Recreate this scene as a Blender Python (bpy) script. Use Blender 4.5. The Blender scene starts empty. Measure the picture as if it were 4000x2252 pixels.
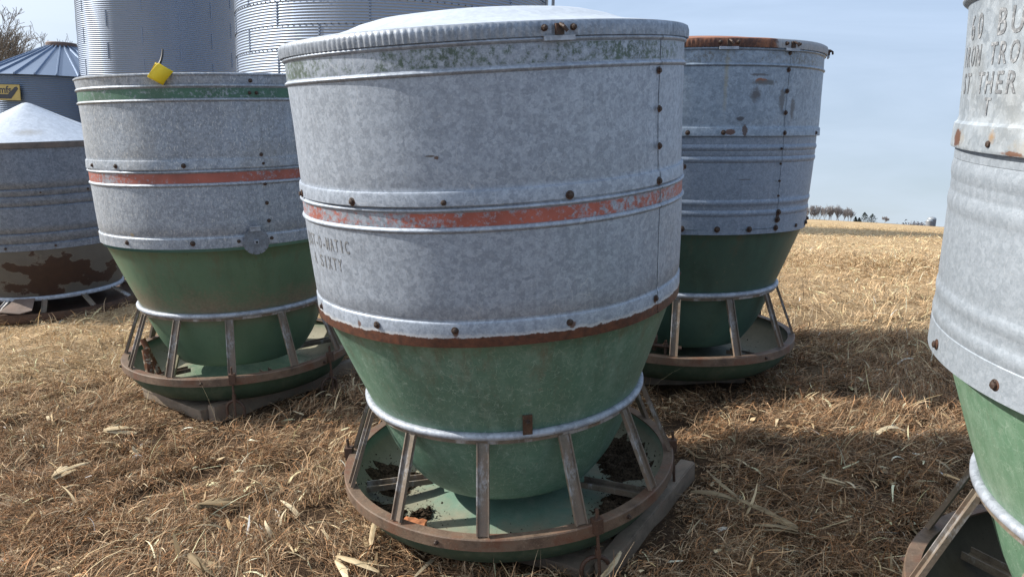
import bpy, bmesh, math, random
import numpy as np
from mathutils import Vector, Matrix, Quaternion
PI = math.pi
rng = np.random.default_rng(7)
random.seed(7)
S = bpy.context.scene
COL = S.collection
R = math.radians

# ------------------------------------------------------------------ helpers
def wobf(seed, wob, a, z):
    """shallow dents of a rolled sheet, the same for the sheet and for the lettering on it"""
    g = np.random.default_rng(seed); w = 0. * a * z
    for q in range(9):
        fa = g.integers(2, 9); fz = g.uniform(2, 9)
        w = w + wob * .4 * np.sin(fa * a + g.uniform(0, 6.28)) * np.sin(fz * z + g.uniform(0, 6.28))
    return w
class MB:
    """collects vertices, faces and material slots for one mesh"""
    def __init__(s): s.v = []; s.f = []; s.m = []
    def add(s, vs, fs, mi=0):
        o = len(s.v); s.v += [tuple(v) for v in vs]
        s.f += [tuple(i + o for i in f) for f in fs]; s.m += [mi] * len(fs)
    def box(s, c, size, rot=None, mi=0):
        x, y, z = [q / 2 for q in size]
        P = [(-x,-y,-z),(x,-y,-z),(x,y,-z),(-x,y,-z),(-x,-y,z),(x,-y,z),(x,y,z),(-x,y,z)]
        if rot is not None: P = [rot @ Vector(p) for p in P]
        c = Vector(c)
        s.add([Vector(p) + c for p in P], [(0,3,2,1),(4,5,6,7),(0,1,5,4),(1,2,6,5),(2,3,7,6),(3,0,4,7)], mi)
    def tube(s, pts, r, n=8, mi=0, caps=True):
        pts = [Vector(p) for p in pts]
        rs = r if isinstance(r, (list, tuple)) else [r] * len(pts)
        vs = []; up = None
        for i, p in enumerate(pts):
            d = (pts[min(i+1, len(pts)-1)] - pts[max(i-1, 0)]).normalized()
            if up is None:
                up = Vector((0,0,1)) if abs(d.z) < .9 else Vector((1,0,0))
            u = d.cross(up).normalized(); w = u.cross(d); up = w
            for k in range(n):
                a = 2 * PI * k / n
                vs.append(p + rs[i] * (math.cos(a) * u + math.sin(a) * w))
        fs = []
        for i in range(len(pts) - 1):
            for k in range(n):
                a = i*n + k; b = i*n + (k+1) % n
                fs.append((a, b, b+n, a+n))
        if caps:
            fs.append(tuple(range(n-1, -1, -1))); e = (len(pts)-1)*n; fs.append(tuple(range(e, e+n)))
        s.add(vs, fs, mi)
    def lathe(s, prof, n=96, mi=0, a0=0., lap=0., wob=0., closed=False, seed=0, ribs=None):
        """surface of revolution of (r, z); lap opens a raised vertical seam at a0, wob dents it slightly"""
        P = np.array(prof, float)
        if wob and not ribs:       # rows close enough for the dents to run smoothly
            Q = [P[0]]
            for q in P[1:]:
                k = max(1, int(np.hypot(*(q - Q[-1])) / .045)); p0 = Q[-1]
                Q += [p0 + (q - p0) * (i + 1) / k for i in range(k)]
            P = np.array(Q)
        m = len(P)
        k = n + 1 if lap else n
        a = a0 + 2 * PI * np.arange(k) / n
        w = wobf(seed, wob, a[None, :], P[:, 1][:, None]) if wob else np.zeros((m, k))
        if lap:
            t = (a - a0) / (2 * PI); w += lap * np.clip(1 - t * 14, 0, 1)[None, :]
        if ribs is not None:
            amp, cnt, rows = ribs
            for i in rows: w[i] += amp * np.sin(cnt * a)
        rr = P[:, 0][:, None] + np.where(P[:, 0][:, None] > 1e-4, w, 0)
        X = rr * np.cos(a)[None, :]; Y = rr * np.sin(a)[None, :]; Z = np.repeat(P[:, 1][:, None], k, 1)
        vs = np.stack([X, Y, Z], 2).reshape(-1, 3).tolist()
        fs = []
        rows = m if closed else m - 1
        for i in range(rows):
            i2 = (i + 1) % m
            for j in range(n):
                j2 = j + 1 if lap else (j + 1) % n
                fs.append((i*k + j, i2*k + j, i2*k + j2, i*k + j2))
        s.add(vs, fs, mi)
    def build(s, name, mats, parent=None, smooth=40, flip=False):
        me = bpy.data.meshes.new(name)
        fs = [f[::-1] for f in s.f] if flip else s.f
        me.from_pydata(s.v, [], fs)
        for m in (mats if isinstance(mats, (list, tuple)) else [mats]): me.materials.append(m)
        if len(me.materials) > 1: me.polygons.foreach_set('material_index', s.m)
        if smooth:
            me.polygons.foreach_set('use_smooth', [True] * len(me.polygons))
            me.set_sharp_from_angle(angle=R(smooth))
        me.update()
        o = bpy.data.objects.new(name, me); COL.objects.link(o)
        if parent: o.parent = parent
        return o

def raw_mesh(name, V, F, mats, smooth=False):
    """fast mesh from numpy arrays, F all quads or all tris"""
    me = bpy.data.meshes.new(name)
    V = np.asarray(V, np.float32); F = np.asarray(F, np.int32)
    nf, k = F.shape
    me.vertices.add(len(V)); me.vertices.foreach_set('co', V.ravel())
    me.loops.add(nf * k); me.loops.foreach_set('vertex_index', F.ravel())
    me.polygons.add(nf); me.polygons.foreach_set('loop_start', np.arange(nf, dtype=np.int32) * k)
    if smooth: me.polygons.foreach_set('use_smooth', np.ones(nf, bool))
    me.update(calc_edges=True)
    for m in (mats if isinstance(mats, (list, tuple)) else [mats]): me.materials.append(m)
    o = bpy.data.objects.new(name, me); COL.objects.link(o)
    return o

def tag(o, label=None, cat=None, group=None, kind=None):
    for k, v in (('label', label), ('category', cat), ('group', group), ('kind', kind)):
        if v: o[k] = v
    return o
def empty(name, loc, axis=None):
    o = bpy.data.objects.new(name, None); COL.objects.link(o); o.empty_display_size = .2
    if axis is not None:
        o.rotation_mode = 'QUATERNION'; o.rotation_quaternion = Vector((0,0,1)).rotation_difference(Vector(axis))
    o.location = loc
    return o

# ------------------------------------------------------------------ materials
class NT:
    def __init__(s, name):
        s.mat = bpy.data.materials.new(name); s.mat.use_nodes = True
        s.t = s.mat.node_tree; s.b = s.t.nodes['Principled BSDF']; s.out = s.t.nodes['Material Output']
        tc = s.t.nodes.new('ShaderNodeTexCoord'); s.P = tc.outputs['Object']
        s.xyz = s.t.nodes.new('ShaderNodeSeparateXYZ'); s.t.links.new(s.P, s.xyz.inputs[0])
        s.x, s.y, s.z = s.xyz.outputs
    def L(s, a, b):
        if hasattr(a, 'links') or isinstance(a, bpy.types.NodeSocket): s.t.links.new(a, b)
        else:
            if b.type == 'RGBA' and not hasattr(a, '__len__'): a = (a, a, a, 1)
            if b.type == 'RGBA' and len(a) == 3: a = (*a, 1)
            b.default_value = a
    def m(s, op, a, b=0., c=0., clamp=False):
        n = s.t.nodes.new('ShaderNodeMath'); n.operation = op; n.use_clamp = clamp
        for i, q in enumerate((a, b, c)): s.L(q, n.inputs[i])
        return n.outputs[0]
    def scale(s, v=(1,1,1), loc=(0,0,0), src=None):
        n = s.t.nodes.new('ShaderNodeMapping'); s.t.links.new(src or s.P, n.inputs[0])
        n.inputs['Location'].default_value = loc; n.inputs['Scale'].default_value = v
        return n.outputs[0]
    def noise(s, sc, det=4, rough=.55, src=None, dist=0., col=False):
        n = s.t.nodes.new('ShaderNodeTexNoise'); s.t.links.new(src or s.P, n.inputs['Vector'])
        n.inputs['Scale'].default_value = sc; n.inputs['Detail'].default_value = det
        n.inputs['Roughness'].default_value = rough; n.inputs['Distortion'].default_value = dist
        return n.outputs['Color' if col else 'Fac']
    def voro(s, sc, feature='F1', out='Color', src=None, rnd=1.):
        n = s.t.nodes.new('ShaderNodeTexVoronoi'); s.t.links.new(src or s.P, n.inputs['Vector'])
        n.feature = feature; n.inputs['Scale'].default_value = sc; n.inputs['Randomness'].default_value = rnd
        return n.outputs[out]
    def warp(s, amt, sc, src=None):
        n = s.t.nodes.new('ShaderNodeVectorMath'); n.operation = 'MULTIPLY_ADD'
        s.t.links.new(s.noise(sc, 3, .6, src, col=True), n.inputs[0])
        n.inputs[1].default_value = (amt,)*3; s.t.links.new(src or s.P, n.inputs[2])
        return n.outputs[0]
    def ramp(s, f, a, b):          # linear step a..b -> 0..1
        n = s.t.nodes.new('ShaderNodeMapRange'); n.inputs[1].default_value = a; n.inputs[2].default_value = b
        s.L(f, n.inputs[0]); return n.outputs[0]
    def mix(s, f, a, b, mode='MIX'):
        n = s.t.nodes.new('ShaderNodeMix'); n.data_type = 'RGBA'; n.blend_type = mode
        s.L(f, n.inputs[0]); s.L(a, n.inputs[6]); s.L(b, n.inputs[7]); return n.outputs[2]
    def spot(s, c, sz):            # falloff 1 at the centre of an ellipsoid to 0 at its rim
        n = s.t.nodes.new('ShaderNodeVectorMath'); n.operation = 'SUBTRACT'; s.t.links.new(s.P, n.inputs[0]); n.inputs[1].default_value = c
        d = s.t.nodes.new('ShaderNodeVectorMath'); d.operation = 'DIVIDE'; s.t.links.new(n.outputs[0], d.inputs[0]); d.inputs[1].default_value = sz
        l = s.t.nodes.new('ShaderNodeVectorMath'); l.operation = 'LENGTH'; s.t.links.new(d.outputs[0], l.inputs[0])
        return s.m('SUBTRACT', 1., l.outputs['Value'])
    def band(s, lo, hi, w=.002, jag=None):
        z = s.z if jag is None else s.m('ADD', s.z, jag)
        return s.m('MULTIPLY', s.ramp(z, lo - w, lo + w), s.m('SUBTRACT', 1., s.ramp(z, hi - w, hi + w)))
    def set(s, col=None, rough=None, metal=None, spec=None, bump=None, bs=.3, bd=.01):
        if col is not None: s.L(col, s.b.inputs['Base Color'])
        if rough is not None: s.L(rough, s.b.inputs['Roughness'])
        if metal is not None: s.L(metal, s.b.inputs['Metallic'])
        if spec is not None: s.b.inputs['Specular IOR Level'].default_value = spec
        if bump is not None:
            n = s.t.nodes.new('ShaderNodeBump'); n.inputs['Strength'].default_value = bs; n.inputs['Distance'].default_value = bd
            s.t.links.new(bump, n.inputs['Height']); s.t.links.new(n.outputs[0], s.b.inputs['Normal'])
        return s.mat

def simple(name, col, rough=.7, metal=0., var=.25, sc=20, bump=0.):
    n = NT(name); f = n.noise(sc, 5, .65)
    c = n.mix(n.ramp(f, .3, .7), tuple(q * (1 - var) for q in col), tuple(min(1, q * (1 + var)) for q in col))
    return n.set(c, rough, metal, bump=f if bump else None, bs=bump, bd=.005)

RUST_D, RUST_L = (.035, .014, .009), (.16, .055, .022)
def rust_col(n, sc=25):
    return n.mix(n.ramp(n.noise(sc, 6, .7), .35, .7), RUST_D, RUST_L)

def galv(name, dark=(.24,.26,.295), light=(.41,.44,.48), sc=48, bands=(), rusts=(), spots=(), streak=.35, metal=.32, rough=.52, speck=.0, warm=0.):
    dark, light = [(q[0]*.90, q[1]*.97, q[2]*1.07) for q in (dark, light)]
    n = NT(name)
    src = n.warp(.02, 60)
    v = n.t.nodes.new('ShaderNodeSeparateColor'); n.t.links.new(n.voro(sc, src=src), v.inputs[0])
    v2 = n.t.nodes.new('ShaderNodeSeparateColor'); n.t.links.new(n.voro(sc * 2.4, src=n.warp(.012, 80)), v2.inputs[0])
    f = n.m('ADD', n.m('MULTIPLY', v.outputs[0], .55), n.m('MULTIPLY', v2.outputs[1], .45))
    big = n.noise(3.2, 5, .6); mid = n.noise(16, 4, .6)
    f = n.m('ADD', f, n.m('MULTIPLY', n.m('SUBTRACT', big, .5), .42))
    f = n.m('ADD', f, n.m('MULTIPLY', n.m('SUBTRACT', mid, .5), .35))
    st = n.noise(30, 4, .6, n.scale((1, 1, .035)))
    f = n.m('ADD', f, n.m('MULTIPLY', n.m('SUBTRACT', st, .5), streak))
    c = n.mix(n.ramp(f, .15, .9), dark, light)
    drip = n.ramp(n.noise(22, 5, .65, n.scale((1, 1, .02), (5, 2, 3))), .58, .70)
    c = n.mix(n.m('MULTIPLY', drip, .28), c, tuple(q * 1.3 for q in light))
    drip2 = n.ramp(n.noise(15, 5, .65, n.scale((1, 1, .03), (1, 7, 2))), .60, .74)
    c = n.mix(n.m('MULTIPLY', drip2, .30), c, tuple(q * .72 for q in dark))
    hs = n.voro(17, 'DISTANCE_TO_EDGE', 'Distance', n.scale((1, .8, .35), (2, 1, 4), n.warp(.06, 9)))
    hk = n.m('MULTIPLY', n.m('SUBTRACT', 1., n.ramp(hs, .002, .012)), n.ramp(n.noise(8, 3, .5, n.scale((1, 1, 1), (7, 7, 7))), .58, .66))
    c = n.mix(n.m('MULTIPLY', hk, .45), c, (.55, .57, .6))
    fine = n.noise(260, 2, .5)
    c = n.mix(n.m('MULTIPLY', n.ramp(fine, .62, .72), .35), c, (.5, .52, .54))
    if speck:
        sp = n.noise(150, 2, .6, n.scale((1, 1, .45)))
        c = n.mix(n.m('MULTIPLY', n.ramp(sp, .60, .66), speck), c, (.62, .63, .63))
        c = n.mix(n.m('MULTIPLY', n.ramp(sp, .40, .33), speck * .6), c, (.1, .11, .12))
    if warm:
        c = n.mix(n.m('MULTIPLY', n.ramp(n.noise(5, 4, .6), .45, .75), warm), c, (.33, .29, .21))
    me = n.m('MULTIPLY', 1., metal)
    for lo, hi, colr, wear in bands:      # enamelled bands, chipped where wear is high
        w = n.ramp(n.m('ADD', n.m('MULTIPLY', n.noise(55, 5, .75), .75), n.m('MULTIPLY', n.noise(4, 2), .5)), wear - .06, wear + .06)
        k = n.m('MULTIPLY', n.band(lo, hi, .0015), n.m('SUBTRACT', 1., w))
        pc = n.mix(n.ramp(n.noise(9, 4), .3, .7), tuple(q * .75 for q in colr), tuple(q * 1.2 for q in colr))
        c = n.mix(n.m('MULTIPLY', k, .95), c, pc); me = n.m('MULTIPLY', me, n.m('SUBTRACT', 1., k))
    for kind, *a in rusts:
        if kind == 'below':               # ragged rust up to a height
            zt, jag = a
            e = n.m('MULTIPLY', n.m('SUBTRACT', n.noise(22, 6, .75), .5), jag)
            k = n.m('SUBTRACT', 1., n.ramp(n.m('ADD', n.z, e), zt - .0015, zt + .0015))
            halo = n.m('SUBTRACT', 1., n.ramp(n.m('ADD', n.z, e), zt + .003, zt + .011))
            c = n.mix(n.m('MULTIPLY', halo, .55), c, (.62, .63, .64))
        elif kind == 'patch':             # scattered rust in a height range
            lo, hi, th = a
            k = n.m('MULTIPLY', n.band(lo, hi, .006), n.ramp(n.m('ADD', n.m('MULTIPLY', n.noise(4.2, 3), .7), n.m('MULTIPLY', n.noise(40, 5, .7), .3)), th - .015, th + .015))
            h = n.m('MULTIPLY', n.band(lo, hi, .006), n.ramp(n.m('ADD', n.m('MULTIPLY', n.noise(4.2, 3), .7), n.m('MULTIPLY', n.noise(40, 5, .7), .3)), th - .09, th))
            c = n.mix(n.m('MULTIPLY', h, .5), c, (.45, .38, .27))
        c = n.mix(k, c, n.mix(n.ramp(n.noise(45, 5, .7), .35, .7), (.045, .017, .011), (.13, .045, .022)))
        me = n.m('MULTIPLY', me, n.m('SUBTRACT', 1., k))
    for cpos, sz, colr, soft in spots:
        e = n.m('ADD', n.spot(cpos, sz), n.m('MULTIPLY', n.m('SUBTRACT', n.noise(38, 6, .75), .5), 1.5))
        k = n.m('MULTIPLY', n.ramp(e, .2, .2 + soft), .9)
        c = n.mix(k, c, colr); me = n.m('MULTIPLY', me, n.m('SUBTRACT', 1., n.m('MULTIPLY', k, .6)))
    rg = n.m('ADD', rough - .06, n.m('MULTIPLY', n.m('ADD', v.outputs[1], mid), .1))
    hb = n.m('ADD', n.m('MULTIPLY', mid, .8), n.m('MULTIPLY', fine, .12))
    return n.set(c, rg, me, bump=hb, bs=.22, bd=.006)

def glassfibre(name, base, light, dirt=0., zdirt=.62, rough=.36, scratch=.5, pan=None, runs=0.):
    n = NT(name)
    c = n.mix(n.ramp(n.noise(3.5, 5, .6), .3, .75), base, tuple(q * 1.35 for q in base))
    st = n.noise(14, 5, .65, n.scale((1, 1, .06)))
    c = n.mix(n.m('MULTIPLY', n.ramp(st, .48, .78), .42), c, light)
    st2 = n.noise(10, 5, .65, n.scale((1, 1, .05), (3, 9, 1)))
    c = n.mix(n.m('MULTIPLY', n.ramp(st2, .55, .72), .5), c, tuple(q * .6 for q in base))
    ch = n.m('ADD', n.m('MULTIPLY', n.noise(6, 6, .7), .7), n.m('MULTIPLY', n.noise(50, 4, .7), .3))
    c = n.mix(n.m('MULTIPLY', n.ramp(ch, .5, .68), .4), c, light)
    hair = None
    for i, (sc, al) in enumerate(((40, (1, 1, .5)), (55, (.5, 1, 1)), (75, (1, .5, 1)))):
        d = n.voro(sc, 'DISTANCE_TO_EDGE', 'Distance', n.scale(al, (i * 3.1, i, 2 * i), n.warp(.05, 14)))
        k = n.m('MULTIPLY', n.m('SUBTRACT', 1., n.ramp(d, .004, .03)), n.ramp(n.noise(34 + 9 * i, 2, .5), .5, .6))
        hair = k if hair is None else n.m('MAXIMUM', hair, k)
    c = n.mix(n.m('MULTIPLY', hair, scratch), c, light)
    pit = n.ramp(n.noise(170, 2), .67, .72)
    c = n.mix(n.m('MULTIPLY', pit, .6), c, tuple(q * .35 for q in base))
    if runs:     # rust and grime washed down from the drum edge
        k = n.m('MULTIPLY', n.ramp(n.noise(19, 6, .7, n.scale((1, 1, .035), (2, 2, 8))), .52, .72), n.m('POWER', n.ramp(n.z, .55, .93), 1.6))
        c = n.mix(n.m('MULTIPLY', k, runs), c, (.13, .075, .042))
        sp = n.m('MULTIPLY', n.ramp(n.noise(42, 5, .75), .60, .66), n.ramp(n.noise(5, 3), .48, .6))
        c = n.mix(n.m('MULTIPLY', sp, runs * .7), c, (.20, .18, .135))
    if dirt:
        g = n.m('SUBTRACT', 1., n.ramp(n.z, zdirt, zdirt + .24))
        dm = n.m('ADD', n.m('MULTIPLY', g, .42), n.m('ADD', n.m('MULTIPLY', n.noise(5, 5, .6), .5), n.m('MULTIPLY', n.noise(60, 5, .75), .42)))
        k = n.m('MULTIPLY', n.ramp(dm, .70, .92), n.ramp(n.z, .5, .585))
        c = n.mix(n.m('MULTIPLY', k, dirt), c, n.mix(n.noise(70, 3), (.10, .085, .06), (.27, .24, .18)))
    if pan:      # silt dried towards the rim of the pan
        rr = n.m('SQRT', n.m('ADD', n.m('MULTIPLY', n.x, n.x), n.m('MULTIPLY', n.y, n.y)))
        k = n.ramp(n.m('ADD', rr, n.m('MULTIPLY', n.m('SUBTRACT', n.noise(7, 5, .65), .5), .35)), pan[0], pan[0] + .12)
        c = n.mix(n.m('MULTIPLY', k, n.m('MULTIPLY', pan[1], n.m('SUBTRACT', 1., n.ramp(rr, .585, .60)))), c, n.mix(n.noise(40, 5, .7), (.16,.14,.10), (.33,.30,.22)))
    b = n.m('ADD', n.m('MULTIPLY', n.noise(120, 3, .6), .5), n.m('MULTIPLY', n.noise(14, 3), .8))
    return n.set(c, n.m('ADD', rough, n.m('MULTIPLY', n.noise(8, 4), .18)), 0., spec=.5, bump=b, bs=.3, bd=.004)

def rusty_steel(name, a=(.05,.035,.026), b=(.17,.135,.10), bare=(.30,.29,.28), th=.6, metal=.25, rust=.5):
    n = NT(name)
    f = n.noise(14, 6, .7)
    c = n.mix(n.ramp(f, .32, .68), a, b)
    c = n.mix(n.m('MULTIPLY', n.ramp(n.noise(7, 5, .7), .5, .62), rust), c, (.115, .043, .022))
    k = n.ramp(n.noise(10, 6, .7, n.scale((1, 1, .5), (4, 3, 1))), th, th + .1)
    c = n.mix(k, c, bare)
    g = n.noise(160, 3, .6)
    c = n.mix(n.m('MULTIPLY', n.ramp(g, .6, .7), .3), c, (.32, .27, .2))
    return n.set(c, .62, n.m('MULTIPLY', k, metal), bump=n.noise(90, 5, .7), bs=.4, bd=.004)

M = {}
M['bolt'] = rusty_steel('bolt_rust', (.02,.013,.01), (.07,.035,.022), th=.9)
M['leg'] = rusty_steel('leg_steel', (.085,.068,.052), (.24,.20,.155), (.40,.40,.41), .53, .45, .35)
M['rim'] = rusty_steel('rim_steel', (.085,.055,.038), (.215,.15,.105), (.27,.26,.25), .70, .2, .75)
M['skid'] = rusty_steel('skid_steel', (.15,.118,.09), (.30,.245,.19), (.26,.23,.2), .74, .1, .35)
M['ring'] = galv('ring_zinc', (.28,.29,.31), (.46,.47,.49), 40, metal=.25, rough=.55)
M['rust'] = rusty_steel('plain_rust', (.045,.024,.017), (.10,.055,.036), (.2,.12,.08), .8, rust=.25)
M['dark'] = simple('black_plastic', (.01,.01,.011), .45, 0, .2)
def worn_ink(name, th, a=.9):
    n = NT(name); g = n.noise(95, 4, .75)
    c = n.mix(n.ramp(g, th, th + .12), (.17,.18,.195), (.39,.41,.435))
    return n.set(c, .6, .15)
M['ink'] = worn_ink('stencil_ink', .535)
M['ink_pale'] = worn_ink('pale_stencil_ink', .475)
M['ink_worn'] = worn_ink('worn_stencil_ink', .49)

# ------------------------------------------------------------------ ground
BASES = [((.0243,2.8033),-1.391), ((-1.5206,4.2496),-1.403), ((.9622,4.2543),-1.244), ((1.5771,1.5408),-1.286), ((-4.0139,6.6333),-1.470)]
PL = (.0703, .0375, -1.4696)
RES = [z - (PL[0]*x + PL[1]*y + PL[2]) for (x, y), z in BASES]
def gz(x, y):
    x = np.asarray(x, float); y = np.asarray(y, float)
    d = np.hypot(x, y) + 1e-6
    e = np.where(d < 5, d, 5 + 3 * (1 - np.exp(-(np.maximum(d, 5) - 5) / 3)))
    z = PL[0] * x * e / d + PL[1] * y * e / d + PL[2]
    for ((bx, by), _), r in zip(BASES, RES): z = z + r * np.exp(-((x-bx)**2 + (y-by)**2) / .7**2)
    far = np.maximum(d - 6, 0); far = far * far / (far + 3)
    z = z - .0812 * np.minimum(far, 164) - .0853 * np.maximum(far - 164, 0)
    amp = np.clip(1 - d / 60, 0, 1)
    z = z + amp * (.012 * np.sin(7.3*x + 2*np.sin(3.1*y)) * np.sin(6.1*y + 1.3) + .01 * np.sin(17*x + 3*y) * np.sin(15*y - 4*x + 1)) 
    z = z + np.where(d > 12, .05 * np.sin(.4*x + .2*y) + .03*np.sin(.9*y - .3*x), 0) * np.clip((d-12)/20, 0, 1)
    return z

def make_ground():
    rad = np.concatenate([[0], np.geomspace(.35, 14, 150), np.geomspace(14.5, 1700, 110)])
    na = 300; a = 2 * PI * np.arange(na) / na
    X = rad[:, None] * np.cos(a)[None]; Y = rad[:, None] * np.sin(a)[None]
    Z = gz(X, Y)
    V = np.stack([X, Y, Z], 2).reshape(-1, 3)
    i = np.arange(len(rad) - 1)[:, None]; j = np.arange(na)[None]
    F = np.stack([i*na + j, (i+1)*na + j, (i+1)*na + (j+1) % na, i*na + (j+1) % na], 2).reshape(-1, 4)
    n = NT('soil_and_stubble')
    soil = n.mix(n.ramp(n.noise(9, 6, .7), .3, .7), (.032,.021,.014), (.09,.057,.036))
    chop = n.noise(26, 5, .75, n.warp(.3, 4), 1.5)
    soil = n.mix(n.ramp(chop, .52, .66), soil, (.20,.135,.078))
    straw = n.mix(n.ramp(n.noise(3, 7, .72, n.scale((1, .5, 1))), .3, .7), (.36,.255,.145), (.56,.415,.245))
    straw = n.mix(n.m('MULTIPLY', n.ramp(n.noise(.22, 5, .6, n.scale((.45, 1, 1))), .52, .72), .45), straw, (.21,.145,.075))
    straw = n.mix(n.m('MULTIPLY', n.ramp(n.noise(.05, 3, .5, n.scale((.3, 1, 1))), .45, .7), .35), straw, (.50,.40,.23))
    d = n.t.nodes.new('ShaderNodeVectorMath'); d.operation = 'LENGTH'; n.t.links.new(n.P, d.inputs[0])
    dd = n.m('ADD', d.outputs['Value'], n.m('MULTIPLY', n.noise(.6, 3), 2.5))
    field = n.mix(n.ramp(dd, 130, 165), straw, n.mix(n.noise(.05, 3), (.12,.085,.055), (.2,.145,.09)))
    c = n.mix(n.ramp(dd, 5.6, 8.6), soil, field)
    mat = n.set(c, .95, 0., spec=.1, bump=n.m('ADD', n.noise(30, 6, .7), n.m('MULTIPLY', n.noise(5, 6, .7), 1.5)), bs=.7, bd=.05)
    o = raw_mesh('ground', V, F, mat, True)
    tag(o, kind='structure'); return o
make_ground()

# ------------------------------------------------------------------ hog feeders
LID_Z, RING_Z, RIM_Z = 1.75, .581, .29
def bead(z, r, h=.016, d=.008):
    return [(r + d * math.sin(PI * k / 10), z - h/2 + h * k / 10) for k in range(11)]
def prof_up(*parts):
    p = []
    for q in parts: p += q if isinstance(q, list) else [q]
    return p
HOPPER_OUT = [(.63,.925),(.617,.918),(.575,.80),(.535,.69),(.5,.60),(.492,.581),(.478,.545),(.455,.48),(.43,.415),(.4,.355),(.372,.312),(.348,.28),(.335,.266),(.326,.262),(.318,.268),(.32,.30),(.36,.33)]
def pan_z(r): return float(np.interp(r, [0,.06,.12,.2,.3,.4,.46,.50,.545,.585,.603], [.26,.245,.21,.175,.155,.143,.14,.148,.178,.228,.272]))

M['pan_out'] = glassfibre('grimy_shaded_pan_side', (.032,.062,.040), (.15,.16,.12), .0, rough=.6, scratch=.1)  # dark base colour holds both grime and the shade on the pan's outside
def bolt_mesh(r=.011, washer=.017):
    b = MB()
    b.lathe([(0,0),(washer,0),(washer,.0025),(washer*.8,.004),(r,.004)], 14)
    pr = [(r*math.cos(PI/3*k), r*math.sin(PI/3*k)) for k in range(6)]
    b.add([(x,y,.004) for x,y in pr] + [(x,y,.011) for x,y in pr] + [(x*.6,y*.6,.0135) for x,y in pr],
          [(k,(k+1)%6,6+(k+1)%6,6+k) for k in range(6)] + [(6+k,6+(k+1)%6,12+(k+1)%6,12+k) for k in range(6)] + [(12,13,14,15,16,17)])
    o = b.build('bolt', M['bolt'], None, 35); me = o.data
    bpy.data.objects.remove(o); return me
BOLT = bolt_mesh(); BOLT_S = bolt_mesh(.007, .009)
def put_bolt(parent, deg, r, z, me=None, sc=1., tilt=0., name='bolt'):
    o = bpy.data.objects.new(name, me or BOLT); COL.objects.link(o); o.parent = parent
    a = R(deg); nrm = Vector((math.cos(a), math.sin(a), tilt)).normalized()
    o.rotation_mode = 'QUATERNION'; o.rotation_quaternion = Vector((0,0,1)).rotation_difference(nrm)
    o.location = (r*math.cos(a), r*math.sin(a), z); o.scale = (sc,)*3
    return o

def bar_between(p0, p1, out, w=.04, d=.013, t=.004):
    """open U channel from p0 to p1, its open side facing out"""
    p0, p1, out = Vector(p0), Vector(p1), Vector(out)
    ax = (p1 - p0).normalized(); side = ax.cross(out).normalized(); o = side.cross(ax).normalized()
    if o.dot(out) < 0: o = -o
    cs = [(-w/2,d),(-w/2,0),(w/2,0),(w/2,d),(w/2-t,d),(w/2-t,t),(-w/2+t,t),(-w/2+t,d)]
    b = MB(); vs = []
    for p in (p0, p1): vs += [p + side*x + o*y for x, y in cs]
    b.add(vs, [(k,(k+1)%8,8+(k+1)%8,8+k) for k in range(8)] + [(7,6,1,0),(6,5,2,1),(5,4,3,2)] + [(8,9,14,15),(9,10,13,14),(10,11,12,13)])
    return b
def arc(c, u, v, r, a0, a1, n=14):
    return [Vector(c) + r*math.cos(a0+(a1-a0)*k/n)*Vector(u) + r*math.sin(a0+(a1-a0)*k/n)*Vector(v) for k in range(n+1)]

def text_on_drum(parent, string, deg, z, height, pitch_deg, r, mat, seed, name='stencil_lettering', tilt=0.):
    """stencilled letters wrapped on the cylinder, one glyph every pitch_deg, centred on deg"""
    for i, ch in enumerate(string):
        if ch == ' ': continue
        cu = bpy.data.curves.new('t', 'FONT'); cu.body = ch; cu.resolution_u = 3; cu.size = 1; cu.offset = .012
        ob = bpy.data.objects.new('t', cu); COL.objects.link(ob)
        bpy.context.view_layer.update()
        me = ob.evaluated_get(bpy.context.evaluated_depsgraph_get()).to_mesh()
        vs = np.array([v.co[:] for v in me.vertices]); fs = [tuple(p.vertices) for p in me.polygons]
        w = max(1e-3, vs[:,0].max() - vs[:,0].min()); cx = (vs[:,0].max() + vs[:,0].min()) / 2
        rm = r[1][0]; sx = min(height * 1.25, R(pitch_deg) * rm * .74 / w); sy = height / .72
        if ch in '.-': sx = height * .9
        a = R(deg + (i - (len(string)-1)/2) * pitch_deg) + (vs[:,0]-cx) * sx / rm
        zz = z + vs[:,1] * sy - height / 2
        rr = np.interp(zz, *r) + wobf(*seed, a, zz) + .0011
        P = np.stack([rr*np.cos(a), rr*np.sin(a), zz], 1)
        b = MB(); b.add(P.tolist(), fs); b.build('stencil_letter', mat, parent, 0)
        ob.to_mesh_clear(); bpy.data.objects.remove(ob); bpy.data.curves.remove(cu)

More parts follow.
